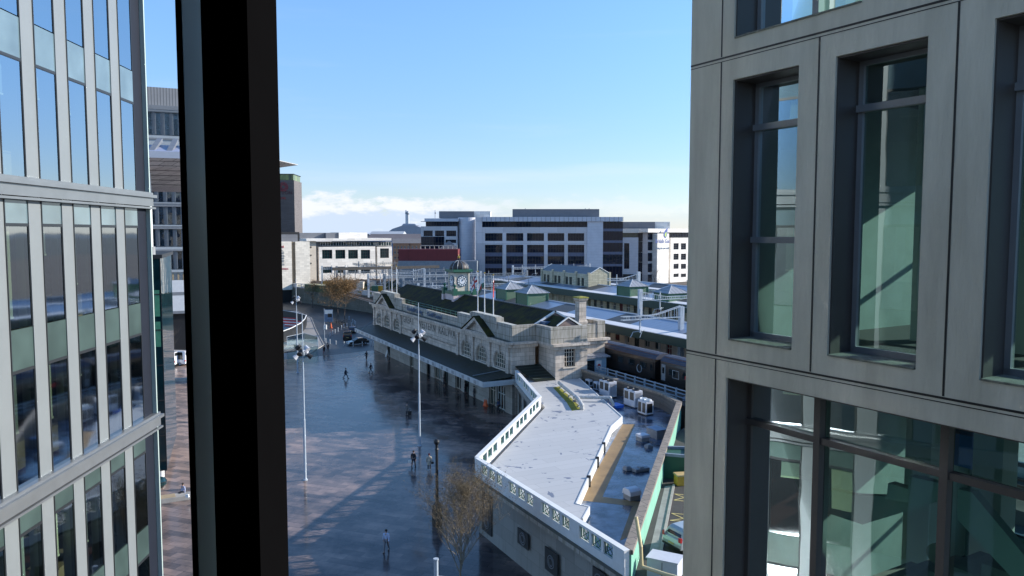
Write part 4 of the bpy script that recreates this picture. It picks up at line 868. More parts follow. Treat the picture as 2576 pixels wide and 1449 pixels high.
def lantern(b, a, label, sb_=4.3, sa=4.6, z0=10.3, z1=12.7, zt=14.1):
    t = thing('roof_lantern', label, 'roof lantern', S.w(b, a, 0), S.th, 'green boarded roof lanterns on the platform canopies')
    MB().prism(sq(sb_ / 2, sa / 2), z0, z1).build('housing', M['green'], t)
    mb = MB()
    e1, e2 = sb_ / 2 + .3, sa / 2 + .3
    mb.add([(-e1, -e2, z1), (e1, -e2, z1), (e1, e2, z1), (-e1, e2, z1), (0, -.0, zt)], [(0, 1, 4), (1, 2, 4), (2, 3, 4), (3, 0, 4), (3, 2, 1, 0)]); r_ = mb.build('roof', M['leadroof'], t)
    mb = MB()
    for q in ((-e1, -e2), (e1, -e2), (e1, e2), (-e1, e2)): mb.bar((q[0], q[1], z1 + .03), (0, 0, zt + .03), .06, 4)
    mb.build('hip_roll', M['steel'], r_)
    mb = MB()
    for sx in (-1, 1):
        for sy in (-1, 1): mb.prism([(sx * sb_ / 2 + dx, sy * sa / 2 + dy) for dx, dy in sq(.09, .09)], z0, z1)
    mb.build('corner_post', M['greenp'], t)
lantern(23.3, 38.2, 'green boarded roof lantern nearest the hall, on the nearest canopy'); lantern(24.3, 49.2, 'green boarded roof lantern half hidden by the red flag, on the nearest canopy')
lantern(50.8, 44.5, 'green boarded roof lantern standing right of the yellow brick building', 4.6, 4.6, 10.4); lantern(50.8, 31.5, 'low green boarded roof lantern farther right of the yellow brick building', 4.8, 4.6, 10.4, 12.2, 13.6); lantern(72, 47, 'green boarded roof lantern under the white sign tower', 4.8, 4.8, 9, 12.9, 14.2)
# overhead line gantries
def gantry(b0, b1, a, label, zb=11.6, cant=False, z0=5.0, post=.28, zt=None, stl=None):
    stl = stl or M['steel']
    t = thing('overhead_line_gantry', label, 'gantry', S.w(b0, a, z0), S.th, 'overhead line gantries across the tracks')
    L = b1 - b0; sg = 1 if L > 0 else -1; zt = zt or zb + 1.3
    MB().box(-post, post, -post * .8, post * .8, 0, zt - z0).build('mast', stl, t)
    if not cant: MB().box(L - post, L + post, -post * .8, post * .8, 0, zt - z0).build('mast', stl, t)
    mb = MB(); n = max(5, int(abs(L) / .9)); h0, h1 = (1.5, .45) if cant else (.6, .6); zz = zb - z0
    def top(u): return zz + (h1 + (h0 - h1) * max(0, 1 - u * 2.2)) if cant else zz + .6
    for s_ in (-.25, .25):
        for i in range(n):
            u0, u1 = i / n, (i + 1) / n
            mb.bar((L * u0, s_, zz), (L * u1, s_, zz), .06, 4); mb.bar((L * u0, s_, top(u0)), (L * u1, s_, top(u1)), .06, 4); mb.bar((L * u0, s_, zz), (L * u0, s_, top(u0)), .045, 4)
            if not cant: mb.bar((L * u0, s_, zz), (L * u1, s_, top(u1)), .03, 4)
    mb.build('boom', stl, t)
    k = max(1, int(abs(L) / 5))
    for i in range(k):
        x = L * (i + .7) / k
        d = MB(); d.bar((x, 0, zz + 1.4), (x, 0, zz - 1.8), .11, 6); d.build('drop_post', stl, t)
        d = MB(); d.bar((x, 0, zz - 1.6), (x - .9, .3, zz - 1.7), .05, 4); d.bar((x - .9, .3, zz - 1.7), (x - 1.3, .3, zz - 2.4), .05, 4); d.bar((x, 0, zz - 1.6), (x + 1, .3, zz - 1.5), .04, 4); d.bar((x + .6, .3, zz - 1.6), (x + .2, .3, zz - 2.5), .04, 4); d.build('registration_arm', stl, t)
    return t
p = S.g(1713, 838.6, 10.2); gantry(p[0], p[0] - 9.8, p[1], 'large steel cantilever gantry rising through the nearest canopy beside the pale building edge', 12.5, True, 5.0, .33, 13.9)
p = S.g(1610, 791, 10.0); gantry(p[0], p[0] + 12, p[1], 'steel cantilever gantry with perforated arm behind the large one', 12.4, True, 5, .33, 14.3)
p = S.g(1606, 737, 9.5); gantry(p[0], p[0] - 9, p[1], 'steel cantilever gantry standing in front of the yellow brick building', 12.7, True, 5, .36, 14.6)
for i, (px, py, b1, lb) in enumerate(((1388, 742, 12, 'gantry mast beside the three flags'), (1290, 725, 30, 'gantry just right of the clock tower dome'), (1068, 740, -10, 'gantry left of the clock tower behind the hall roof'))):
    p = S.g(px, py, 5.5); gantry(p[0], p[0] + b1, p[1], 'steel ' + lb, 11.8, i == 2 or i == 0, 5, .3)
LB = ['first portal gantry beyond the clock tower', 'second portal gantry beyond the clock tower', 'third portal gantry beyond the clock tower', 'fourth portal gantry beyond the clock tower', 'fifth portal gantry beyond the clock tower', 'sixth portal gantry beyond the clock tower', 'portal gantry in front of the white office arcade', 'farthest portal gantry before the white office']
for i, (a, b0, b1) in enumerate(((84, 17, 64), (98, 18, 60), (114, 18, 62), (130, 18, 54), (150, 16, 56), (168, 18, 56), (190, 18, 58), (215, 20, 60))): gantry(b0, b1, a, 'steel lattice ' + LB[i], 10.6 + (i % 3) * .4, stl=M['steeldk'] if i % 3 else None)
# signal girder
t = thing('signal_girder', 'brown-topped steel girder bridge on lattice legs spanning the tracks', 'girder')
a = G(838, 744, 5); e = Vector((math.cos(S.th), math.sin(S.th), 0)); 
zg = EYE - 92 * a.y / 1926
mb = MB(); mb.bar((a.x, a.y, zg), (a.x + e.x * 34, a.y + e.y * 34, zg), .62, 4); mb.build('girder', mat('brown_girder', (.10, .085, .07), .6, .2, 1), t)
for u in (1.5, 16.5, 32):
    mb = MB()
    for s_ in (-.9, .9):
        c = a + e * (u + s_); mb.bar((c.x, c.y, 4.9), (c.x, c.y, zg - .4), .18, 4)
    c0, c1 = a + e * (u - .9), a + e * (u + .9)
    for k in range(5): mb.bar((c0.x, c0.y, 5 + k * 1.3), (c1.x, c1.y, 6.3 + k * 1.3), .07, 4)
    mb.build('lattice_leg', M['steeldk'], t)
# track-side clutter
def box_thing(nm, lb, cat, x, y, z, w_, d, h, m1, m2, rz=0, grp=None):
    t = thing(nm, lb, cat, G(x, y, z), rz, grp); MB().box(-w_ / 2, w_ / 2, -d / 2, d / 2, 0, h).build('casing', m1, t, bevel=.03); MB().box(-w_ / 2 - .05, w_ / 2 + .05, -d / 2 - .05, d / 2 + .05, h + .001, h + .12).build('lid', m2, t); return t
box_thing('relay_cabinet', 'beige trackside cabinet left of the grey mast', 'cabinet', 907, 729, 5, 2.2, 2.5, 2.6, M['cream'], M['concrete']); box_thing('relay_cabinet', 'beige trackside cabinet right of the grey mast', 'cabinet', 936, 727, 5, 2.4, 2.5, 2.6, M['cream'], M['concrete'])
box_thing('equipment_bin', 'green equipment bin on the ballast beside the flagpole pair', 'bin', 944, 734, 5, 2, 1.6, 1.8, M['greenp'], M['greenp']); box_thing('warning_board', 'yellow and white hazard boards beside the green bin', 'sign', 960, 734, 5, 2.6, .3, 2.0, M['ochre'], M['white'])
box_thing('grit_container', 'yellow container on the tracks beside the lattice leg', 'container', 822, 720, 5, 2.6, 1.5, 1.6, M['ochre'], M['ochre'])
mb = MB()
box_thing('low_wall_building', 'long cream trackside hut roof behind the trees', 'hut', 815, 735, 5, 18, 3, 2.2, mat('mossy_hut', (.10, .11, .05), .9, .3, 2), mat('cream_hut_roof', (.42, .40, .24), .8, .1, 2), S.th - R(70))
#--PART4--
# ------------------------------------------------------------------ far buildings
def FF(px, Y, deg):                         # frame whose local -y side faces us, origin under pixel column px at depth Y
    p = D(px, 585, Y); return Frame(p.x, p.y, R(deg))
def rect(F, x0, x1, y0, y1, yc=0):          # photo rectangle on local plane y=yc -> u0,u1,z0,z1
    xm, ym = (x0 + x1) / 2, (y0 + y1) / 2
    return (F.ony(x0, ym, yc)[0], F.ony(x1, ym, yc)[0], F.ony(xm, y1, yc)[2], F.ony(xm, y0, yc)[2])
def root(name, label, cat, F, group=None): return thing(name, label, cat, F.o, F.th, group)
def block(F, par, name, m, r, yc=0, dep=12, z0=None):
    u0, u1, a, b = rect(F, *r, yc) if len(r) == 4 else r[4:]
    return MB().box(u0, u1, yc, yc + dep, a if z0 is None else z0, b).build(name, m, par)
def windows(F, par, cells, yc, nu, nz, fm, gm, w_=.12, name='window'):
    for (u0, u1, z0, z1) in cells:
        mb = MB(); frame_bars(mb, 'y', yc, u0, u1, z0, z1, nu, nz, w_, .12); o = mb.build(name, fm, par); MB().box(u0, u1, yc + .06, yc + .1, z0, z1).build('pane', gm, o)
def facade(F, par, wallpx, cells_px, m, yc=0, t=.6, dep=12, nu=3, nz=2, fm=None, gm=None, z0=None, nm='wall'):
    r = list(rect(F, *wallpx, yc)); 
    if z0 is not None: r[2] = z0
    cells = [rect(F, *c, yc) for c in cells_px]
    mb = MB(); wall(mb, 'y', yc, t, r[0], r[1], r[2], r[3], cells, 1); mb.box(r[0], r[1], yc + t + .02, yc + dep, r[2], r[3] - .01); mb.build(nm, m, par)
    windows(F, par, cells, yc + t * .6, nu, nz, fm or M['dkframe'], gm or M['glassb']); return r
M['bluepan'] = stripes('blue_band_panel', (.10, .12, .19), (.07, .085, .14), 0, 2.0, .05, .3)
# big office, centre
z4 = lambda x, y: (1006.2 + .28646 * x, 496.4 + .28646 * y)
def px4(x0, x1, y0, y1): a = z4(x0, y0); b = z4(x1, y1); return (a[0], b[0], a[1], b[1])
F0 = FF(1380, 275, 0)
O = root('office_block', 'large pale office block with grid of dark windows, blue bands and grey rooftop box', 'office building', F0)
cells = [px4(a, b, 315, 383) for a, b in ((747, 900), (933, 1083), (1116, 1265), (1297, 1443), (1474, 1618))]
tall = [px4(a, b, 417, 690) for a, b in ((747, 900), (933, 1083), (1116, 1265), (1297, 1443), (1474, 1618))]
r = list(rect(F0, *px4(697, 1655, 262, 700))); r[2] = 0
cc = [rect(F0, *c) for c in cells]; tc_ = [rect(F0, *c) for c in tall]
mb = MB(); wall(mb, 'y', 0, .7, *r, cc + tc_, 1); mb.build('wall', M['offstone'], O)
windows(F0, O, cc, .45, 6, 2, M['dkframe'], M['glassb'])
for c in tc_:
    zs = [rect(F0, *px4(747, 900, y, y + 1))[3] for y in (417, 485, 518, 585, 622, 690)]
    for k in range(5):
        m_ = M['glassb'] if k % 2 == 0 else M['glassbb']
        if k % 2: MB().box(c[0], c[1], .42, .56, zs[k + 1], zs[k]).build('spandrel_band', M['bluepan'], O); continue
        mb = MB(); frame_bars(mb, 'y', .45, c[0], c[1], zs[k + 1], zs[k], 6, 2, .12, .12); o = mb.build('window', M['dkframe'], O); MB().box(c[0], c[1], .5, .56, zs[k + 1], zs[k]).build('pane', m_, o)
block(F0, O, 'core', M['greyclad'], px4(700, 1950, 215, 700), 1.2, 16, 0)
c = rect(F0, *px4(722, 1645, 212, 262)); windows(F0, O, [c], .3, 34, 1, M['dkframe'], M['glassb'], name='strip_window')
block(F0, O, 'roof_fascia', M['panel'], px4(722, 1957, 172, 212), -.9, 19); block(F0, O, 'end_wall', M['offstone'], px4(662, 722, 175, 700), -.3, 18, 0)
mb = MB(); r = rect(F0, *px4(722, 1957, 172, 212))
for i in range(32): u = r[0] + (r[1] - r[0]) * i / 31; mb.box(u - .05, u + .05, -.95, -.9, r[2], r[3])
mb.build('fascia_joints', M['greyclad'], O)
block(F0, O, 'panel_tower', M['panel'], px4(1645, 1782, 213, 700), -.4, 12, 0)
zz = [rect(F0, *px4(1782, 1957, y, y + 1))[3] for y in (214, 275, 298, 378, 400, 478, 502, 585, 606, 700)]
u0, u1 = rect(F0, *px4(1782, 1957, 300, 301))[:2]
for k in range(9):
    mb = MB(); m_ = M['glassb'] if k % 2 == 0 else M['glassbb']
    if k % 2: MB().box(u0, u1, -.1, .06, zz[k + 1], zz[k]).build('spandrel_band', M['bluepan'], O); continue
    frame_bars(mb, 'y', -.05, u0, u1, zz[k + 1], zz[k], 6, 1, .1, .1); o = mb.build('corner_window', M['dkframe'] if k % 2 == 0 else M['panel'], O); MB().box(u0, u1, 0, .06, zz[k + 1], zz[k]).build('pane', m_, o)
ph = block(F0, O, 'plant_room', M['greyclad'], px4(988, 1750, 103, 174), 4, 14)
mb = MB()
for x in (1627, 1661, 1100): a = F0.ony(*z4(x, 95), 6); mb.bar((a[0], 6, a[2]), (a[0], 6, a[2] - 2.5), .12, 5)
mb.build('aerial', M['steeldk'], O)
# left wing
F1 = FF(1130, 290, 0)
O = root('office_block', 'left pale office wing with curved white tower, dark window strip and rooftop box', 'office building', F1)
facade(F1, O, px4(185, 505, 255, 700), [px4(a, b, 292, 342) for a, b in ((207, 287), (307, 387), (407, 493))] + [px4(400, 493, 372, 400)], M['offstone'], z0=0, nu=5)
block(F1, O, 'roof_fascia', M['panel'], px4(215, 512, 185, 212), -.6, 14); windows(F1, O, [rect(F1, *px4(225, 505, 212, 252))], .5, 12, 1, M['dkframe'], M['glassb'], name='strip_window'); block(F1, O, 'core', M['greyclad'], px4(228, 505, 210, 256), 1, 12)
block(F1, O, 'sun_screen', M['steeldk'], px4(182, 225, 210, 214), -1.5, 3)
windows(F1, O, [rect(F1, *px4(185, 388, 345, 455), -.4)], -.3, 8, 2, M['dkframe'], M['glassb'], name='bay_window')
a = F1.ony(*z4(583, 400), 0); b_ = rect(F1, *px4(505, 662, 176, 640))
mb = MB().lathe([((b_[1] - b_[0]) / 2, 0), ((b_[1] - b_[0]) / 2, b_[3])], (b_[0] + b_[1]) / 2, 3.5, 28); mb.build('curved_tower', M['panel'], O, shade=False)
block(F1, O, 'plant_box', M['greyclad'], px4(343, 650, 122, 182), 4, 12); block(F1, O, 'plant_box', M['warmwhite'], px4(650, 795, 122, 176), 5, 10)  # one rooftop box: shaded grey and sunlit white sides painted as two
# right group
F2 = FF(1600, 285, 0)
O = root('office_block', 'recessed white office behind the big block with grey plant box and dark glass corner', 'office building', F2)
block(F2, O, 'plant_box', M['greyclad'], px4(1955, 2240, 215, 278), 8, 12); block(F2, O, 'plant_box', M['warmwhite'], px4(2240, 2370, 215, 280), 9, 10)  # grey and white cladding stand for the shaded and lit sides of one box
block(F2, O, 'roof_fascia', M['warmwhite'], px4(1955, 2182, 277, 312), -.8, 14)
facade(F2, O, px4(1955, 2092, 352, 672), [px4(1968, 2014, 403, 470), px4(1968, 2014, 470, 560), px4(1968, 2014, 560, 628)], M['panel'], nu=2, z0=0); block(F2, O, 'core', M['greyclad'], px4(1957, 2178, 312, 740), 1.2, 12, 0)
windows(F2, O, [rect(F2, *px4(1957, 2090, 313, 350))], .3, 8, 1, M['dkframe'], M['glassg'], name='strip_window')
windows(F2, O, [rect(F2, *px4(2092, 2178, y0, y1)) for y0, y1 in ((313, 385), (392, 478), (486, 565), (573, 660), (668, 740))], .2, 4, 2, M['dkframe'], M['glassb'], name='corner_window')
block(F2, O, 'podium', M['black'], px4(1960, 2092, 675, 740), -.5, 3, 0)
F3 = FF(1633, 283, 42)
O = root('office_block', 'sunlit white office at the far right carrying the blue gas company sign', 'office building', F3)
block(F3, O, 'roof_fascia', M['warmwhite'], px4(2178, 2560, 275, 308), -1.0, 14)
windows(F3, O, [rect(F3, *px4(2178, 2257, y0, y1)) for y0, y1 in ((312, 372), (392, 465), (487, 558), (580, 655), (676, 750))], .0, 3, 2, M['dkframe'], M['glassb'], name='corner_window')
block(F3, O, 'core', M['offstone'], px4(2180, 2560, 309, 755), .3, 13, 0)
pyl = block(F3, O, 'sign_pylon', M['warmwhite'], px4(2258, 2360, 318, 755), -2.2, 2.6, 0)
c = rect(F3, *px4(2268, 2345, 375, 430), -2.2); blue = mat('blue_lettering', (.02, .07, .32), .5, .1, 3)
text('lettering', 'British Gas', 2.0, face_mat(((c[0] + c[1]) / 2, -2.23, (c[2] + c[3]) / 2 - .3), (1, 0, 0)), blue, O, .03); text('lettering', 'looking after your world', .95, face_mat(((c[0] + c[1]) / 2, -2.23, c[2] - 1.2), (1, 0, 0)), M['letters'], O, .03, sx=.85)
mb = MB(); fx, fz = c[1] - 1.2, c[3] + .6
pts_ = [(0, 0), (-.9, .9), (-1.0, 2.0), (-.2, 3.0), (1.4, 4.0), (1.3, 2.6), (1.0, 1.0), (.5, .3)]
mb.add([(fx + p[0], -2.26, fz + p[1]) for p in pts_], [tuple(range(8))]); mb.build('flame_logo', blue, O); mb = MB(); mb.add([(fx + p[0] * .5 + .1, -2.28, fz + p[1] * .5 + .5) for p in pts_], [tuple(range(8))]); mb.build('flame_logo', mat('lime_green', (.45, .6, .1), .5, .1, 3), O)
F4 = F3; cells = []
for y0, y1 in ((403, 458), (495, 548), (584, 628), (670, 700)):
    for x0, x1 in ((2402, 2447), (2467, 2512), (2530, 2556)): cells.append(px4(x0, x1, y0, y1))
facade(F3, O, px4(2375, 2556, 355, 755), cells, M['warmwhite'], yc=-1.2, t=.4, dep=1.3, nu=2, nz=3, z0=0); windows(F3, O, [rect(F3, *px4(2362, 2556, 313, 350), -.3)], -.3, 14, 1, M['dkframe'], M['glassb'], name='strip_window')
tag(box_thing('poster_panel', 'small white poster panel on the dark glass corner of the gas company office', 'poster', *z4(2218, 540), 12, .01, .01, .01, M['white'], M['white']), None) if False else None
# white arcaded building on the left
zr = lambda x, y: (697.7 + .14583 * x, 570.2 + .14583 * y)
def pxr(x0, x1, y0, y1): a = zr(x0, y0); b = zr(x1, y1); return (a[0], b[0], a[1], b[1])
F5 = FF(803, 300, 33)
O = root('office_block', 'low warm white office with tall square glazed bays and thin overhanging roof behind the gantries', 'office building', F5)
facade(F5, O, pxr(718, 1692, 345, 900), [pxr(a, b, 400, 553) for a, b in ((773, 948), (1003, 1172), (1224, 1390), (1441, 1600))] + [pxr(a, b, 690, 800) for a, b in ((773, 948), (1003, 1172), (1224, 1390), (1441, 1600))], M['warmwhite'], nu=4, nz=3, gm=M['teal'], z0=0)
facade(F5, O, pxr(1725, 1980, 345, 900), [pxr(1773, 1925, 375, 540)], M['warmwhite'], nu=4, nz=3, gm=M['teal'], z0=0)
block(F5, O, 'core', M['greyclad'], pxr(600, 1975, 262, 900), 1.5, 9, 0)
windows(F5, O, [rect(F5, *pxr(a, b, 262, 328), .8) for a, b in ((740, 960), (972, 1185), (1195, 1405), (1415, 1655), (1665, 1735), (1748, 1960))], .8, 5, 1, M['white'], M['teal'], name='strip_window')
block(F5, O, 'roof', M['warmwhite'], pxr(500, 1968, 202, 245), -1.8, 16); block(F5, O, 'side_wall', M['cream'], pxr(552, 672, 250, 900), -.2, 8, 0)
windows(F5, O, [rect(F5, *pxr(a, b, y, y + 22), -.25) for a, b, y in ((555, 590, 342), (555, 590, 482), (555, 590, 622))], -.26, 1, 1, M['dkframe'], M['glassb'])
block(F5, O, 'plant_box', M['warmwhite'], pxr(1062, 1553, 100, 207), 4, 10); block(F5, O, 'plant_box', M['greyclad'], pxr(385, 840, 108, 207), 6, 10); block(F5, O, 'plant_box', M['greyclad'], pxr(840, 1060, 106, 207), 4.5, 10)
# sleeper hotel
F6 = FF(706, 262, 34)
O = root('hotel_block', 'windowless warm limestone hotel block with brown recessed strip and vertical hotel lettering', 'hotel', F6)
zz0, zz1 = rect(F6, *pxr(70, 560, 258, 1100))[2:]
for a, b, y in ((-300, 253, 0), (318, 565, 0)): block(F6, O, 'wall', M['warmclad'], pxr(a, b, 258, 1100), y, 10)
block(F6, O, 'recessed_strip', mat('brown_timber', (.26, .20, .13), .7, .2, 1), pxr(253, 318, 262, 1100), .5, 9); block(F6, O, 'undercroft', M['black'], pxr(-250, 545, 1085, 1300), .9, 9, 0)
block(F6, O, 'plant_room', M['greyclad'], pxr(-300, 350, 135, 262), 3, 6); block(F6, O, 'plant_room', M['black'], pxr(-300, 380, 92, 262), 5, 8)
c = F6.ony(*zr(138, 690), -.05); e_ = F6.ony(*zr(92, 340), -.05)
m = Matrix(((0, -1, 0), (0, 0, -1), (1, 0, 0))).to_4x4()            # text x axis up, y axis to the left
m.translation = (c[0], -.05, c[2] + .4)
Lz = e_[2] - c[2]
text('lettering', 'sleeper', Lz * .23, m, M['grey'], O, .05, 'LEFT', 1.15)
m2 = m.copy(); m2.translation = (c[0], -.09, c[2] + .4 + Lz * .86); 
text('lettering', 'z', Lz * .3, m2, M['red'], O, .05, 'LEFT')
text('lettering', 'HOTELS', .8, face_mat((c[0] - .4, -.06, c[2] - 1.2), (1, 0, 0)), M['red'], O, .03, 'CENTER')
# tall hotel tower
F7 = FF(742, 330, 4)
O = root('hotel_tower', 'tall grey-brown hotel tower with green glazed crown, round red emblem and hotel name', 'hotel', F7)
block(F7, O, 'wall', M['towerbrick'], (560, 741, 453, 600), 0, 16, 0); block(F7, O, 'crown_glazing', mat('green_crown_glass', (.05, .10, .06), .2, .5, .5, 0, c2=(.25, .30, .08), sc3=(2, 2, .2)), (560, 738, 438, 453), .6, 14)
block(F7, O, 'crown_frame', M['dkframe'], (560, 739, 436.6, 438.4), .4, 15)
sx_ = F7.ony(742, 500, -.05)[0]; e1 = F7.ony(713, 470, -.05); mb = MB()
for rr, w_ in ((1.75, .18), (.95, .14)):
    for j in range(24): t0, t1 = math.pi * j / 12, math.pi * (j + 1) / 12; mb.bar((e1[0] + rr * math.cos(t0), -.1, e1[2] + rr * math.sin(t0)), (e1[0] + rr * math.cos(t1), -.1, e1[2] + rr * math.sin(t1)), w_, 4)
for j in range(8): t0 = math.pi * j / 4; mb.bar((e1[0] + 1.0 * math.cos(t0), -.1, e1[2] + 1.0 * math.sin(t0)), (e1[0] + 1.7 * math.cos(t0 + .6), -.1, e1[2] + 1.7 * math.sin(t0 + .6)), .14, 4)
mb.build('emblem', mat('dull_red_sign', (.30, .03, .05), .5, .1, 3), O)
a = F7.ony(733, 491, -.05); text('lettering', 'CLAYTON', 2.0, face_mat((a[0] + .4, -.06, a[2]), (1, 0, 0)), mat('dark_red_letters', (.09, .02, .03), .5, .1, 3), O, .05, 'RIGHT', 1.05); text('lettering', 'HOTEL', 1.1, face_mat((a[0] - 2.2, -.06, a[2] - 1.9), (1, 0, 0)), M['red'], O, .05, 'RIGHT')
t = thing('roof_wing', 'pointed white cantilevered roof wing beyond the hotel tower', 'building'); mb = MB(); q = [D(640, 388, 300), D(728, 407, 300), D(640, 411, 300)]
mb.prism([(p.x, 300) if 0 else (p.x, 300 + 12 * i) for i, p in enumerate([q[0], q[1], D(640, 400, 300)])], [q[0].z - .3, q[1].z - .25, q[2].z], [q[0].z, q[1].z, q[2].z + 1.2]); mb.build('roof', M['warmwhite'], t)
bx_ = D(640, 470, 305); MB().box(bx_.x - 18, bx_.x - 3, 300, 318, 0, D(640, 409, 300).z - .3).build('wall', M['greyclad'], t)
# houses, red store, low sheds, arena, stacks
F8 = FF(1025, 420, 10)
for i, (x0, x1, lb) in enumerate(((989, 1030, 'terrace of orange brick flats with grey roof, left of the pair'), (1032, 1062, 'orange brick flats with grey roof, right of the pair beside the office'))):
    O = root('apartment_block', lb, 'flats', F8); r = rect(F8, x0, x1, 612, 648)
    cells = []
    for k in range(3):
        for j in range(5 if i == 0 else 3):
            u = r[0] + (r[1] - r[0]) * (j + .35) / (5 if i == 0 else 3); z = r[3] - 2.9 - k * 2.8; cells.append((u, u + .9, z, z + 1.4))
    mb = MB(); wall(mb, 'y', 0, .4, r[0], r[1], 0, r[3], cells, 1); mb.build('wall', M['brickor'], O)
    windows(F8, O, cells, .2, 2, 1, M['white'], M['glass'])
    MB().ext([(0 - .5, r[3]), (4.5, r[3] + 2.6), (9.5, r[3])], 'x', r[0] - .4, r[1] + .4).build('roof', M['rooftile'], O); MB().box(r[0], r[1], .5, 9, 0, r[3] - .01).build('core', M['brickor'], O)
F9 = FF(1075, 262, -2)
O = root('red_store_building', 'windowless maroon clad building with dark base behind the gantries', 'building', F9)
block(F9, O, 'wall', M['maroon'], (1002, 1060, 627, 657), 0, 8); block(F9, O, 'wall', M['maroon'], (1031, 1152, 627, 657), -.6, 9, None); block(F9, O, 'base', M['steeldk'], (1002, 1200, 656.5, 715), -1.2, 9, 0)
mb = MB(); a = rect(F9, 1058, 1150, 617, 628, 4)
for i in range(9): u = a[0] + (a[1] - a[0]) * i / 8; mb.box(u - .1, u + .1, 4, 4.2, a[2], a[3])
mb.box(a[0], a[1], 4, 4.2, a[3] - .2, a[3]); mb.build('roof_railing', M['cream'], O)
MB().lathe([(4.4, rect(F9, 1098, 1150, 626, 627, 6)[3]), (.3, rect(F9, 1098, 1150, 606, 607, 6)[3])], F9.ony(1128, 620, 6)[0], 8, 4, math.pi / 4).build('pyramid_roof', M['rooftile'], O)
def shed(px0, px1, y0, y1, Y, m_, nm, lb, cat, roofm=None, dep=40):
    a = D(px0, y1, Y); b = D(px1, y0, Y); t = thing(nm, lb, cat, ((a.x + b.x) / 2, Y, 0)); L = b.x - a.x
    MB().box(-L / 2, L / 2, 0, dep, 0, b.z * .86).build('wall', m_, t); MB().ext([(-1, b.z * .86), (dep / 2, b.z + .5), (dep + 1, b.z * .86)], 'x', -L / 2 - 1, L / 2 + 1).build('roof', roofm or M['rooftile'], t); return t
bluem = mat('faded_blue_cladding', (.06, .17, .33), .6, .3, .05); brn = mat('brown_shed_roof', (.13, .11, .11), .8, .2, .05)
shed(925, 1066, 590, 603, 620, bluem, 'warehouse', 'long low warehouse with blue cladding beyond the orange flats', 'warehouse', brn)
shed(930, 1010, 583, 596, 900, M['greyclad'], 'warehouse', 'low grey shed with pale roof left of the domed arena', 'warehouse', mat('pale_shed', (.4, .42, .44), .6, .1, .05))
shed(870, 960, 584, 590, 1500, M['greyclad'], 'warehouse', 'distant thin white roofed shed on the horizon behind the white office', 'warehouse', M['wband'], 60)
shed(745, 790, 588, 605, 420, M['greyclad'], 'warehouse', 'dark grey low block between the two hotels', 'warehouse', M['rooftile'])
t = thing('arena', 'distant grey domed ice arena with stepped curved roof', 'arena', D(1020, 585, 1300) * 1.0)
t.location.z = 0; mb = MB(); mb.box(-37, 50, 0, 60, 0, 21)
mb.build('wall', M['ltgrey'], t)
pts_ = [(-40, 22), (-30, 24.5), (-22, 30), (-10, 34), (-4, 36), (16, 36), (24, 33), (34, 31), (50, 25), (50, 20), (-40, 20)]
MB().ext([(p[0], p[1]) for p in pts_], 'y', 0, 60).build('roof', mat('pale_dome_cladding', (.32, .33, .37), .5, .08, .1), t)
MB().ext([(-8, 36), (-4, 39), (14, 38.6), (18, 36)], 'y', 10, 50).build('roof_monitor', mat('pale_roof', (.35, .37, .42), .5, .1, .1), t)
for x, yt, nm, lb, rr in ((1022, 529, 'chimney_stack', 'left of two tall thin silver stacks behind the domed arena', 3.0), (1026.5, 531, 'chimney_stack', 'right of two tall thin silver stacks behind the domed arena', 3.0), (1095, 529, 'radio_mast', 'thin pale mast rising behind the left office wing', 1.6)):
    p = D(x, yt, 2200); t = thing(nm, lb, 'stack' if 'ch' in nm else 'mast', (p.x, 2200, 0)); MB().lathe([(rr, 0), (rr * .9, p.z - 6), (rr * .9, p.z)], 0, 0, 8).build('shaft', M['wband'], t); MB().lathe([(rr * 1.15, p.z - 10), (rr * 1.15, p.z - 6)], 0, 0, 8).build('collar', M['steeldk'], t)
mb = MB(); xs = list(range(-30, 31)); random.seed(3)
hs = [max(18, 34 + 16 * math.sin(x * .31) + 9 * math.sin(x * .83 + 1)) for x in xs]
for i in range(60): a, b = xs[i] * 110, xs[i + 1] * 110; mb.quad((a, 3300, 0), (b, 3300, 0), (b, 3500, hs[i + 1] * .68), (a, 3500, hs[i] * .68)); mb.quad((a, 3500, hs[i] * .68), (b, 3500, hs[i + 1] * .68), (b, 4300, 0), (a, 4300, 0))
o = mb.build('hills', M['hill']); o['kind'] = 'structure'
# ------------------------------------------------------------------ left: dark-windowed block, canopy, glass block, banners
F10 = FF(352, 138, 24)
O = root('office_block', 'grey panelled block with narrow windows and corrugated rooftop screen, beside the window frame', 'office building', F10)
rows = [(252 - 2, 300), (508 - 28, 527), (547 - 10, 582), (592, 634)]
zf = lambda x, y: (335.4 + .3797 * x, 187.8 + .3797 * y)
def pxf(x0, x1, y0, y1): a = zf(x0, y0); b = zf(x1, y1); return (a[0], b[0], a[1], b[1])
cells = []
for y0, y1 in ((245, 400), (708, 845), (860, 995), (1012, 1142), (1165, 1295)):
    for x0, x1 in ((2, 34) if 0 else (50, 88), (105, 145), (163, 202), (220, 258), (278, 318), (336, 376), (394, 434)): 
        c = rect(F10, *pxf(x0 + (12 if y0 > 500 else 0), x1 + (12 if y0 > 500 else 0), y0 + (x0 - 150) * .08 * (1 if y0 < 500 else -.0), y1 + (x0 - 150) * .05 * (1 if y0 < 500 else 0)))
        cells.append(c)
zl = sorted({round(c[2], 1) for c in cells})
r = rect(F10, *pxf(-60, 460, 205, 1310)); 
fl = {}
cells2 = []
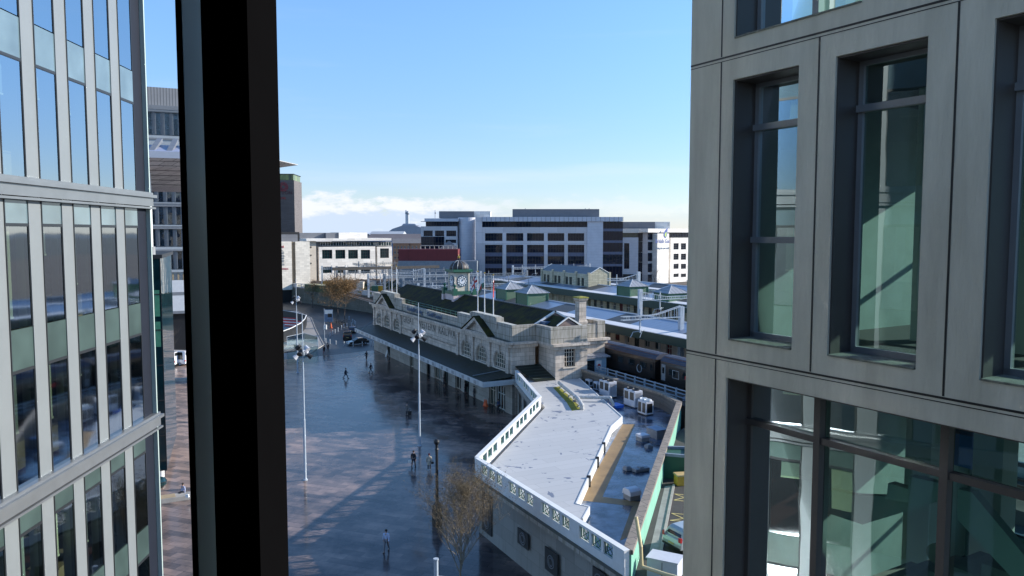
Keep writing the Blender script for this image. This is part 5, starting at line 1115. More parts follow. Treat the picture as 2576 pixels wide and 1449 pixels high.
for y0, y1 in ((245, 400), (708, 845), (860, 995), (1012, 1142), (1165, 1295)):
    z0, z1 = rect(F10, *pxf(125, 127, y0, y1))[2:]
    for k in range(-2, 8):
        u = rect(F10, *pxf(105, 145, 900, 901))[0] + k * (rect(F10, *pxf(163, 202, 900, 901))[0] - rect(F10, *pxf(105, 145, 900, 901))[0]); wd = 2.5
        if u > r[0] + .2 and u + wd < r[1]: cells2.append((u, u + wd, z0, z1))
mb = MB(); wall(mb, 'y', 0, .5, *r, cells2, 1); mb.box(r[0], r[1], .52, 14, 9, r[3] - .02)
mb.build('wall', mat('blue_grey_panels', (.40, .43, .44), .5, .08, .6), O)
windows(F10, O, cells2, .25, 2, 1, M['grey'], M['skyglass'], .35)
for c in cells2[::9]: MB().box(r[0], r[1], -.12, 0, c[2] - .75, c[2] - .45).build('string_course', M['grey'], O); MB().box(r[0], r[1], -.1, 0, c[3] + .1, c[3] + .3).build('string_course', M['grey'], O)
c = rect(F10, *pxf(-60, 460, 85, 205)); MB().box(c[0], c[1], .2, 12, c[2], c[3]).build('roof_screen', stripes('corrugated_screen', (.34, .33, .32), (.18, .18, .18), 0, .5, .35, .5, bump=.6), O)
c = rect(F10, *pxf(-60, 460, 205, 232)); MB().box(c[0], c[1], -.15, 0, c[2], c[3]).build('parapet_band', M['grey'], O)
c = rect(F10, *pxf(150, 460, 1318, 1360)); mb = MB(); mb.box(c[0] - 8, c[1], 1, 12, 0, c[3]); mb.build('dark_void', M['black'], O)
mb = MB()
for i in range(12): mb.box(c[0] + i * .9, c[0] + i * .9 + .3, .2, .6, c[2], c[3])
mb.build('exposed_columns', M['inttan'], O)
for (y0, y1, lb) in ((1362, 1440, 'upper white sheeted banner strip over the building site'), (1462, 1565, 'lower white sheeted banner strip over the building site')):
    c = rect(F10, *pxf(183, 420, y0, y1), -1.2); t = root('sheeted_scaffold', lb, 'sheeting', F10, 'white sheeting strips')
    MB().box(c[0], c[1], -1.3, -.9, c[2], c[3]).build('sheet', M['white'], t); mb = MB()
    mb.box(c[0], c[1], -1.36, -.8, c[2] - .5, c[2] - .02); 
    mb.build('edge_rail', M['grey'], t)
    if y0 > 1400: MB().box(c[0] + .3, c[0] + .7, -1.2, -.9, 0, c[2] - .5).build('prop', M['grey'], t); MB().box(c[1] - .7, c[1] - .3, -1.2, -.9, 0, c[2] - .5).build('prop', M['grey'], t)
F11 = FF(372, 72, 20)
O = root('glass_block', 'dark teal glass office corner with one tall white column and a projecting silver canopy roof', 'building', F11)
x0, x1 = F11.ony(372, 900, 0)[0] - 12, F11.ony(404, 700, 0)[0]
zt, zb_ = F11.ony(395, 650, 0)[2], F11.ony(405, 1183, 0)[2]
mb = MB(); wall(mb, 'y', 0, .15, x0, x1, zb_, zt, [], 1); mb.box(x0, x1, .16, 14, zb_, zt); mb.build('glass_wall', M['teal'], O)
mb = MB(); n = 6
for i in range(n + 1): z = zb_ + (zt - zb_) * i / n; mb.box(x0, x1 + .02, -.07, 0, z - .05, z + .05)
for i in range(8): u = x1 - i * 1.5; mb.box(u - .03, u + .03, -.05, 0, zb_, zt)
mb.box(x0 - .1, x1 + .2, -.2, 14, zt, zt + .35); mb.build('glazing_bars', M['dkframe'], O)
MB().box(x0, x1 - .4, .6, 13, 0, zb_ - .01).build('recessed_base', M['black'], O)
mb = MB().box(x1 - .9, x1 - .7, -.04, 0, zt - 5.5, zt - 3.0); mb.box(x1 - .6, x1 - .15, -.04, 0, zt - 5.5, zt - 3.0); mb.box(x1 - .6, x1 - .15, -.04, 0, zt - 8.4, zt - 6); mb.build('lit_window', mat('green_interior', (.06, .22, .13), .4, .2, 2), O)
MB().bar((x1 - .6, .8, 0), (x1 - .6, .8, zb_), .3, 14).build('column', M['white'], O)
cz = F11.ony(372, 455, .5); MB().lathe([(.45, zt + .35), (.45, zt + 1.1)], cz[0], .5, 14).build('column_base', M['grey'], O); MB().bar((cz[0], .5, zt + 1.1), (cz[0], .5, cz[2] + 1), .27, 16).build('tall_column', M['white'], O)
q0, q1 = F11.ony(362, 385, -3), F11.ony(446, 392, -3)
mb = MB(); zc = q0[2]; mb.ext([(-3, zc), (-3, zc - .35), (-1.5, zc - 1.1), (5, zc - 2.6), (14, zc - 2.6), (14, zc), (3, zc + .6)], 'x', q0[0] - 14, q1[0] + 3); o = mb.build('canopy_soffit', blocks('silver_soffit', (.80, .77, .74), (.2, .19, .18), 1.1, .35, .03, stain=.3), O)
mb = MB()
for i in range(12): u = q1[0] + 2 - i * 1.5; mb.add([(u, -2.8, zc + .15), (u + .5, -2.8, zc + .15), (u + .5, 8, zc + 2.6), (u, 8, zc + 2.6), (u, -2.8, zc + .02), (u + .5, -2.8, zc + .02), (u + .5, 8, zc + 2.2), (u, 8, zc + 2.2)], [(0, 1, 2, 3), (0, 3, 7, 4), (1, 5, 6, 2)])
mb.build('roof_ribs', M['greyclad'], O); MB().box(q0[0] - 14, q1[0] + 3, -3.15, -3.0, zc - .4, zc + .2).build('canopy_edge', M['ltgrey'], O)
mb = MB(); mb.add([(q0[0] - 14, -3, zc + .2), (q1[0] + 3, -3, zc + .2), (q1[0] + 3, 8, zc + 1.9), (q0[0] - 14, 8, zc + 1.9)], [(0, 1, 2, 3)]); mb.build('canopy_deck', mat('lilac_grey_roof', (.30, .32, .42), .5, .1, .5), O)
#--PART5--
# ------------------------------------------------------------------ near left office facade
th = math.atan(.054); FL = Frame(-11.8, 17.7, th)
O = root('glass_office', 'near glass office facade with tall silver fins and grey bands, left of the window frame', 'office building', FL)
BZ = [4.98 - 2.5, 9.94, 17.4, 24.9, 32.36]; S0_, PW_ = .15, 1.55; KS = range(-6, 5)
fins = MB(); bands = MB(); slat = MB(); slab = MB()
for k in range(-6, 5):
    s1 = S0_ + k * PW_ + .97; s2 = S0_ + (k + 1) * PW_ if k < 4 else s1 + .0
    if k < 4: fm_ = MB().box(-.32, .03, s1, s2, 9.95, 40).build('fin', M['alu'], O); (MB().box(-.32, .025, s1, s2, 0, 9.93)).build('fin', M['alusl'], O)
    e_ = MB().box(.031, .05, s2 - .04, s2 - .005, 0, 40).build('fin_edge', M['dkframe'], O) if k < 4 else None
for zb in (2.5, 9.94, 17.4, 24.87, 32.3):
    bands.box(-.1, .16, -10, 8.25, zb, zb + .46); bands.box(-.1, .26, -10, 8.32, zb + .28, zb + .38); bands.box(-.1, .22, -10, 8.3, zb - .09, zb - .03)
bands.build('floor_band', M['alush'], O)
for fz in (4.2, 7.1, 13.5, 20.95, 28.3, 35.9): pass
for zb in (2.5, 9.94, 17.4, 24.87, 32.3):
    slab.box(-14, -.45, -12, 8.0, zb, zb + .4); slab.box(-14, -.45, -12, 8.0, zb + 3.2, zb + 3.7)
slab.build('floor_slab', M['grey'], O)
slab = MB()
for zb in (2.5, 9.94, 17.4, 24.87, 32.3): slab.box(-14, -.5, -12, 8.0, zb + .402, zb + .42); slab.box(-14, -.5, -12, 8.0, zb + 3.702, zb + 3.72)
slab.build('carpet', M['redfloor'], O)
far_ = MB(); farg = MB()
for k in range(-19, -6):
    s1 = S0_ + k * PW_ + .97; far_.box(-.3, .03, s1, s1 + .58, 0, 40); farg.quad((0, s1 - .97, 0), (0, s1, 0), (0, s1, 40), (0, s1 - .97, 40))
for zb in (2.5, 9.94, 17.4, 24.87, 32.3): far_.box(-.1, .2, -30, -10.01, zb, zb + .46); far_.box(-14, -.4, -30, -12.3, zb, zb + .4); far_.box(-.1, .02, -30, -10.01, zb + 3.3, zb + 4.2)
far_.build('fin', M['alu'], O)['kind'] = 'stuff'; farg.build('window', M['plainglass'], O)['kind'] = 'stuff'
MB().box(-14.2, -14, -12, 8, 0, 40).build('inner_wall', M['intdark'], O); MB().box(-14, -.4, -12.2, -12, 0, 40).build('inner_wall', M['intdark'], O)
MB().box(-14, .3, -12.3, 8.3, 40, 40.4).build('roof', M['alu'], O)
rs = random.Random(5)
for k in range(-6, 5):
    a, b = S0_ + k * PW_, S0_ + k * PW_ + .97
    for zb in (2.5, 9.94, 17.4, 24.87, 32.3):
        z = zb + .46
        for (z0, z1, kind) in ((z, z + 2.82, 'w'), (z + 2.82, z + 3.85, 's'), (z + 3.85, z + 6.33, 'w'), (z + 6.33, z + 7.0, 's')):
            if kind == 's':
                mb = MB().box(-.06, .005, a, b, z0 + .03, z1 - .03); mb.build('spandrel_panel', M['spandrelb'] if z0 > 24 else M['spandrel'], O)
                MB().box(-.10, .02, a, b, z0 - .035, z0 + .03).build('transom', M['dkframe'], O)
            elif z1 > 9.5 and z0 < 34:
                mb = MB(); mb.box(-.10, .015, a, a + .025, z0, z1); mb.box(-.10, .015, b - .025, b, z0, z1); mb.box(-.10, .015, a + .025, b - .025, z1 - .05, z1 - .001)
                o = mb.build('window', M['dkframe'], O); MB().quad((0, a, z0), (0, b, z0), (0, b, z1), (0, a, z1)).build('pane', M['cg'] if z0 > 17 else M['cgd'], o)
                h = rs.choice((.25, .55, .3, .9, .65)) * (z1 - z0)
                bl = MB().box(-.30, -.28, a + .02, b - .3, z1 - h, z1 - .05); bl.build('blind', M['blindg'] if (k + int(z0)) % 3 else M['blind'], o)
                if True: MB().box(-.33, -.26, a + .02, b - .3, z1 - h - .05, z1 - h - .002).build('blind_bar', M['blind'], o)
    if k > 2: pass
for z0, z1 in ((10.4, 13.2), (14.3, 16.7), (17.9, 20.65), (21.75, 24.2), (25.4, 28.1), (29.2, 31.6)):
    MB().box(-.42, -.30, 6.95, 7.12, z0, z1).build('blind', M['blind'], O)
for (s_, z) in ((1.9, 17.8), (3.8, 17.8), (5.2, 21.4), (.6, 21.4), (.4, 10.4), (4.2, 13.7), (2.4, 25.3)):
    mb = MB().box(-1.8, -.9, s_ - .7, s_ + .7, z + .72, z + .76); mb.box(-1.75, -1.7, s_ - .65, s_ + .65, z, z + .72); mb.box(-1.0, -.95, s_ - .65, s_ + .65, z, z + .72); mb.build('desk', M['inttan'], O)
    MB().box(-1.5, -1.44, s_ - .35, s_ + .35, z + .85, z + 1.3).build('monitor', M['black'], O)
mb = MB().box(-.35, .0, 7.28, 8.0, 0, 40); mb.build('corner_panel', mat('navy_corner_panel', (.010, .013, .022), .6, .1, 2, spec=.2), O)
mb = MB().box(-.35, .14, 8.001, 8.07, 0, 40); mb.build('corner_edge', mat('pale_green_edge', (.42, .50, .46), .3, .05, 2), O)
MB().box(-14, -.36, 7.95, 8.06, 0, 40).build('end_wall', M['teal'], O)

# ------------------------------------------------------------------ near right concrete building
FR = Frame(2.48, 10.8, math.atan2(.5096, .8604))
O = root('concrete_office', 'near precast concrete office with deep window recesses and a staircase behind green glass', 'office building', FR)
LO = 17.9
ops = [(-1.81, -.78, 22.57, 25.98), (-3.38, -2.31, 22.57, 25.98), (-7.0, -4.02, 22.57, 26.0), (-2.62, -.78, 26.5, 29.6), (-6, -3.0, 26.5, 29.6), (-8.2, -.77, LO, 22.06), (-8.2, -.77, 13.6, 17.6)]
mb = MB(); wall(mb, 'x', 0, .48, -9, 0, 0, 44, ops, 1)
mb.box(.49, 7, -.3, 0, 0, 44); mb.build('wall', M['concpan'], O)
rv = MB()
for (a, b, z0, z1) in ops:                   # bronze liners, proud inside the reveal
    rv.box(.03, .47, b - .02, b - .002, z0, z1); rv.box(.03, .47, a + .002, a + .02, z0, z1); rv.box(.03, .47, a + .02, b - .02, z1 - .02, z1 - .002)
rv.build('reveal_lining', M['reveal'], O)
jt = MB()
for z in (22.33, 26.29, 30.2, 17.75): jt.box(-.004, .0, -9, .0, z - .012, z + .012); jt.box(-.003, .0, -9, .0, z - .05, z - .04)
for y, z0, z1 in ((-.57, 0, 22.28), (-.57, 22.35, 26.24), (-.57, 26.31, 30.2), (-2.09, 22.35, 26.24), (-3.68, 22.35, 26.24)): jt.box(-.004, 0, y - .011, y + .011, z0, z1)
jt.build('panel_joint', M['black'], O)
M['sillc'] = mat('mossy_sill_concrete', (.20, .20, .16), .9, .4, 9, .4); rs = random.Random(9)
for (a, b, z0, z1) in ops[:3] + ops[5:6] + ops[3:5]:
    mo = MB(); mo.box(-.012, .44, a + .02, b - .02, z0 - .0, z0 + .022)
    mo.build('mossy_sill', M['sillc'], O)
def rwin(a, b, z0, z1, trans, verts, lb=None):
    mb = MB(); w_ = .05
    mb.box(.40, .47, a + .02, a + .08, z0, z1); mb.box(.40, .47, b - .08, b - .02, z0, z1); mb.box(.40, .47, a, b, z1 - .07, z1 - .02); mb.box(.40, .47, a, b, z0 + .022, z0 + .09)
    for z in trans: mb.box(.36, .47, a + .02, b - .02, z - .04, z + .04)
    for y in verts: mb.box(.34, .46, y - .045, y + .045, z0 + .022, z1 - .02)
    o = mb.build('window', M['grey'] if z0 > 20 else M['reveal'], O)
    MB().quad((.44, a, z0), (.44, b, z0), (.44, b, z1), (.44, a, z1)).build('pane', M['cg2'], o); return o
rwin(*ops[0], (25.38, 23.9), ()); rwin(*ops[1], (25.42,), ()); rwin(*ops[2], (25.4,), (-5.5,)); rwin(*ops[3], (), (-1.75,)); rwin(*ops[4], (), (-4.4,))
zt_ = [FR.onx(1710.6 + .5094 * x, 711 + .5094 * y, .4)[2] for x, y in ((335, 690), (1000, 850))]; yv = [FR.onx(x, y, .4)[1] for x, y in ((2057, 1250), (2378, 1250))]
rwin(*ops[5], (sum(zt_) / 2,), tuple(yv) + (-6.2,)); rwin(*ops[6], (16.4,), (-2.2, -4.0, -6.0))
# interior
mb = MB()
for z in (17.6, 22.08, 26.05, 30.2): mb.box(.49, 7, -9, -.31, z, z + .35)
mb.build('floor_slab', M['intwall'], O); mb = MB(); bo = [(a_, b_, z + .5, z + 3.1) for z in (13.9, 18.1, 22.5, 26.5, 30.6) for a_, b_ in ((-8.6, -6.9), (-6.6, -4.9), (-4.6, -2.9), (-2.6, -.9))]
wall(mb, 'x', 6.8, .2, -9, -.31, 13, 40, bo, 1); mb.box(.5, 7, -9.2, -9, 13, 40); mb.build('inner_wall', mat('teal_inner_wall', (.07, .15, .135), .8, .2, 1), O)
mb = MB(); mb.box(.49, 6.8, -.33, -.305, 13, 40); mb.build('inner_wall', mat('pale_teal_inner_wall', (.30, .39, .37), .8, .2, 1), O)
zc2 = lambda x, y, xc: FR.onx(1710.6 + .5094 * x, 711 + .5094 * y, xc)
st = [(555, 958), (662, 990), (662, 1105), (555, 1068)], [(735, 1020), (855, 1050), (1020, 1056), (1028, 990), (1125, 1020), (1130, 955), (1240, 982), (1290, 992), (1290, 1075), (1180, 1110), (900, 1195), (735, 1140)]
mb = MB()
for poly in st:
    p = [zc2(x, y, 1.6) for x, y in poly]; n = len(p)
    mb.add([(1.6, q[1], q[2]) for q in p] + [(1.75, q[1], q[2]) for q in p], [tuple(range(n)), tuple(range(2 * n - 1, n - 1, -1))] + [(i, (i + 1) % n, n + (i + 1) % n, n + i) for i in range(n)])
mb.build('stair_string', M['stairw'], O)
mb = MB()
for poly in ([(1370, 1020), (1440, 1035), (1760, 1420), (1760, 1500), (1680, 1500), (1370, 1170)],):
    p = [zc2(x, y, 1.6) for x, y in poly]; n = len(p); mb.add([(1.6, q[1], q[2]) for q in p] + [(1.75, q[1], q[2]) for q in p], [tuple(range(n)), tuple(range(2 * n - 1, n - 1, -1))] + [(i, (i + 1) % n, n + (i + 1) % n, n + i) for i in range(n)])
mb.build('stair_string', M['stairw'], O)
mb = MB()
for i in range(9): y = -1.6 - i * .32; mb.box(1.8, 3.0, y - .32, y, 19.0 + i * .17, 19.17 + i * .17)
mb.build('stair_tread', M['concrete'], O)
mb = MB()
for q_ in bo: frame_bars(mb, 'x', 6.9, q_[0], q_[1], q_[2], q_[3], 1, 2, .08, .06)
mb.build('rear_window_frame', M['dkframe'], O)
mb = MB()
for y in (-1.4, -2.4, -3.6): mb.box(3.4, 3.8, y - .2, y + .2, 17.95, 22.08)
for y in (-1.6, -3.0, -4.6): mb.box(3.0, 3.3, y - .15, y + .15, 22.43, 26.05)
mb.build('inner_column', M['stairw'], O)
MB().box(4.2, 5.0, -1.9, -1.2, 20.4, 20.9).build('notice_board', mat('blue_notice', (.02, .12, .4), .5, .1, 3), O)
p = zc2(1262, 1340, 2.2); MB().bar((2.2, p[1], p[2]), (2.26, p[1], p[2]), .13, 20).build('wall_clock', M['cream'], O)
MB().box(.5, 7, -9, -.3, 43.6, 44).build('roof', M['concpan'], O)

# ------------------------------------------------------------------ the window frame we look through, and our room
t = thing('window_mullion', 'thick black window mullion with a grey metal side strip, close in front of us', 'window frame', (0, 0, 0))
def vp(x, y, Y): return D(x, y, Y)
def vpost(x0, x1, Y, dep, m_, nm):
    a, b = (x0 - 1288) / 1926 * Y, (x1 - 1288) / 1926 * Y; return MB().box(a, b, Y, Y + dep, 22.4, 25.6).build(nm, m_, t)
M['matblack'] = mat('matt_black_frame', (.0035, .0035, .004), .75, .1, 4, spec=0)
MB().box(-.318, -.2705, .80, .9, 22.4, 25.6).build('black_post', M['matblack'], t); MB().box(-.3575, -.3548, .832, .84, 22.4, 25.6).build('outer_gasket', M['matblack'], t)
MB().box(-.3572, -.354, .8405, .90, 22.4, 25.6).build('metal_strip', M['mullmetal'], t)
mb = MB(); mb.box(-6, 3.2, -7, 1.0, 22.2, 22.35); struct(mb.build('room_floor', mat('room_carpet', (.03, .028, .027), .9, .2, 2)))
mb = MB(); mb.box(-6, 3.2, -7, 1.0, 25.6, 25.8); struct(mb.build('room_ceiling', mat('room_ceiling_tile', (.05, .05, .05), .9, .05, 2)))
mb = MB(); mb.box(3.2, 3.4, -7, .6, 22.35, 25.6); mb.box(-6.2, -6, -7, 1.0, 22.35, 25.6); mb.box(-6, 3.2, -7.2, -7, 22.35, 25.6); struct(mb.build('room_walls', M['intwall']))  # unseen; right wall added to keep sky light off the mullion

# ------------------------------------------------------------------ plaza furniture
def mast(px, py, label):
    p = G(px, py); t = thing('floodlight_mast', label, 'floodlight mast', p, 0, 'tall floodlight masts on the plaza')
    MB().lathe([(.24, 0), (.24, .1), (.14, .15), (.12, 6), (.095, 6.02), (.08, 11), (.065, 11.02), (.035, 16.2)], 0, 0, 10).build('pole', M['steel'], t)
    MB().lathe([(.16, 12.2), (.2, 12.3), (.2, 12.5), (.12, 12.6)], 0, 0, 10).build('bracket', M['steeldk'], t)
    for k in range(6):
        a = k * math.pi / 3 + .4; z = 12.1 + (k % 3) * .42; c, s_ = math.cos(a), math.sin(a); 
        l = MB(); l.bar((c * .12, s_ * .12, z + .1), (c * .5, s_ * .5, z + .12), .04, 5); l.bar((c * .42, s_ * .42, z + .2), (c * .8, s_ * .8, z - .1), .15, 10, .27); l.build('floodlight', M['ltgrey'] if k % 2 else M['black'], t)
    return t
mast(1055.5, 1122, 'tall steel floodlight mast in front of the carved railway name'); mast(768, 1208, 'tall steel floodlight mast standing on the sunlit paving by the window frame'); mast(749, 938, 'tall steel floodlight mast beside the glass shelter, farthest of three')
p = G(1100, 1322); t = thing('lamp_column', 'black plaza column with bulbous base and ball finial beside the budding tree', 'lamp column', p)
MB().lathe([(.42, 0), (.42, 1.5), (.36, 1.7), (.16, 2.0), (.13, 2.1), (.11, 6.3)], 0, 0, 8).build('column', M['black'], t); MB().lathe([(.13, 6.3), (.17, 6.35), (.11, 6.5), (.12, 6.75), (.2, 6.85), (.24, 7.0), (.2, 7.15), (.08, 7.22)], 0, 0, 12).build('lamp_head', M['black'], t)
p = G(1095, 1490); t = thing('lamp_column', 'grey steel post with small camera arm in front of the budding tree', 'post', D(1097, 1449, 40)); t.location.z = 0; z = D(1097, 1405, 40).z
MB().lathe([(.14, 0), (.12, z - .1), (.15, z - .08), (.15, z)], 0, 0, 12).build('pole', M['steel'], t); MB().bar((0, 0, z - 1.0), (.5, -.2, z - .95), .05, 6).build('camera_arm', M['ltgrey'], t)
ZB = lambda x, y, z=0: G(697.7 + .1482 * x, 697.7 + .1482 * y, z)
def bollard(x, y, lb):
    t = thing('bollard', lb, 'bollard', ZB(x, y), 0, 'slim steel bollards along the road edge')
    MB().lathe([(.1, 0), (.1, .95), (.08, 1.0)], 0, 0, 8).build('post', M['steel'], t); MB().lathe([(.105, .8), (.105, .9)], 0, 0, 8).build('band', M['white'], t)
wl = ['beside the two walkers', 'second from the two walkers', 'third from the two walkers', 'fourth from the two walkers, in front of the taxi', 'between the taxi and the half-hidden car', 'in front of the half-hidden car', 'first by the stone wall under the canopy nose', 'nearest the stone wall under the canopy nose']
for i, (x, y) in enumerate(((822, 1110), (893, 1130), (995, 1150), (1133, 1168), (1288, 1180), (1443, 1170), (1595, 1160), (1635, 1165))): bollard(x, y, 'slim steel bollard, ' + wl[i])
for i, (x, y) in enumerate(((898, 1000), (940, 970), (980, 950), (1030, 920), (1090, 880), (1130, 855), (1180, 840), (1260, 830), (1310, 790), (1330, 810), (1280, 770), (1220, 720))): bollard(x, y, 'slim steel bollard number %s in the row leading past the taxi towards the trees' % ['one', 'two', 'three', 'four', 'five', 'six', 'seven', 'eight', 'nine', 'ten', 'eleven', 'twelve'][i])
t = thing('bus_stop_sign', 'tall pole with white and blue stop panel in front of the brown trees', 'sign', ZB(803, 1080)); MB().bar((0, 0, 0), (0, 0, 7.2), .06, 8).build('pole', M['steel'], t)
MB().box(.05, 1.9, -.06, .06, 4.3, 7.0).build('panel', M['letters'], t); MB().box(.1, 1.85, -.075, -.061, 6.0, 6.9).build('panel_header', M['white'], t); MB().box(.8, 1.7, -.09, -.062, 5.3, 6.1).build('pictogram', M['black'], t); MB().box(-.1, .5, -.3, .2, 2.6, 3.6).build('display', M['white'], t)
def cone(p, lb, s_=1):
    t = thing('traffic_cone', lb, 'traffic cone', p, 0, 'traffic cones'); MB().box(-.22 * s_, .22 * s_, -.22 * s_, .22 * s_, 0, .05).build('cone_base', M['orange'], t); MB().lathe([(.17 * s_, .05), (.05 * s_, .78 * s_)], 0, 0, 12).build('cone_body', M['orange'], t); MB().lathe([(.125 * s_, .3 * s_), (.095 * s_, .48 * s_)], 0, 0, 12).build('reflective_band', M['white'], t)
cone(ZB(911, 862), 'orange traffic cone alone on the road beyond the sign pole', 1.7); cone(G(1219.5, 1021), 'orange cone by the station wall, left of the pair', 1.2); cone(G(1223.5, 1022), 'orange cone by the station wall, right of the pair', 1.2)
t = thing('a_board', 'small white advertising board standing by the station wall under the canopy', 'sign', G(974.5, 897), S.th); 
for s_ in (-1, 1): MB().add([(s_ * .35, -.4, 0), (s_ * .35, .4, 0), (0, .4, 1.3), (0, -.4, 1.3), (s_ * .31, -.4, 0), (s_ * .31, .4, 0), (-s_ * .02, .4, 1.27), (-s_ * .02, -.4, 1.27)], [(0, 1, 2, 3), (7, 6, 5, 4), (0, 3, 7, 4), (1, 5, 6, 2)]).build('board', M['offwhite'], t)
# curved hoarding and glass shelter
t = thing('hoarding', 'dark curved hoarding with white coping strips around the ramp by the window frame', 'hoarding')
pts = [ZB(-300, 640), ZB(60, 700), ZB(300, 745), ZB(495, 800), ZB(470, 870), ZB(400, 950), ZB(250, 1040), ZB(60, 1120), ZB(-300, 1200)]
mb = MB(); cp_ = MB()
for i, (a, b) in enumerate(zip(pts, pts[1:])):
    mb.prism([(a.x, a.y), (b.x, b.y), (b.x + .1, b.y + .12), (a.x + .1, a.y + .12)], 0, 2.4)
    if i > 2: cp_.bar((a.x, a.y, 2.46), (b.x, b.y, 2.46), .13, 4); cp_.bar((a.x - .1, a.y - .1, .15), (b.x - .1, b.y - .1, .15), .12, 4)
    else: cp_.bar((a.x, a.y, 2.44), (b.x, b.y, 2.44), .06, 4)
mb.build('panels', M['dkframe'], t); cp_.build('coping_strip', M['white'], t)
for r_ in range(5):
    p = ZB(150 + r_ * 35, 640 + r_ * 50); t = thing('road_barrier', 'stacked red and white plastic barrier behind the hoarding, row %s from the top' % ('one', 'two', 'three', 'four', 'five')[r_], 'barrier', p, R(-25), 'red and white barriers stored behind the hoarding')
    MB().box(-3, 3, -.25, .25, 0, .9).build('barrier_body', M['red'], t, bevel=.05); MB().box(-2.9, 2.9, -.27, -.252, .35, .6).build('stripe', M['white'], t)
t = thing('glass_shelter', 'low glass-walled ramp shelter with flat glass roof on the plaza by the masts', 'shelter')
a = [G(x, y) for x, y in ((722, 905), (800, 897), (800, 870), (765, 860), (722, 870))]
mb = MB()
for p, q in zip(a, a[1:]): mb.quad((p.x, p.y, .05), (q.x, q.y, .05), (q.x, q.y, 1.9), (p.x, p.y, 1.9))
mb.build('glass_wall', M['balglass'], t); mb = MB()
for p in a: mb.bar((p.x, p.y, 0), (p.x, p.y, 2.0), .05, 6)
for p, q in zip(a, a[1:]): mb.bar((p.x, p.y, 1.95), (q.x, q.y, 1.95), .04, 6)
mb.build('frame', M['steel'], t); q = [G(x, y, 2.2) for x, y in ((700, 872), (752, 868), (765, 880), (700, 890))]; MB().prism([(p.x, p.y) for p in q], 2.15, 2.3).build('roof', M['balglass'], t)
# bench, bin, container, tree-side things at lower left
ZC = lambda x, y, z=0: G(.537 * x, 670.8 + .537 * y, z)
t = thing('stone_bench', 'long low concrete bench block with timber top beside the glass corner', 'bench', ZC(835, 1100), R(28)); MB().box(-2.6, 1.6, 0, 1.1, 0, .42).build('bench_base', M['concrete'], t, bevel=.02); MB().box(-2.5, -.2, .1, 1.0, .421, .47).build('seat', M['inttan'], t)
t = thing('round_planter', 'dark teal rounded planter next to the bench', 'planter', ZC(748, 1035)); MB().lathe([(.3, 0), (.6, .3), (.65, .6), (.5, .9), (.2, 1.0)], 0, 0, 14).build('planter_body', M['teal'], t); MB().lathe([(.66, .58), (.66, .64)], 0, 0, 14).build('rim', M['dkframe'], t)
ZD = lambda x, y, z=0: G(362.2 + .25445 * x, 637.3 + .25445 * y, z)
t = thing('litter_bin', 'white cylindrical litter bin on a pale bench block behind the bare tree', 'bin', ZD(255, 1240)); MB().lathe([(.45, .45), (.45, 1.5)], 0, 0, 14).build('bin_body', M['white'], t); MB().lathe([(.47, 1.5), (.47, 1.62), (.2, 1.66)], 0, 0, 14).build('lid', M['grey'], t)
t = thing('stone_bench', 'pale stone bench block below the white litter bin', 'bench', ZD(310, 1268), R(8)); MB().box(-2.4, 3, 0, .8, 0, .44).build('bench_base', M['concrete'], t); MB().box(-2.3, 2.9, .08, .72, .441, .47).build('seat', M['concrete'], t)
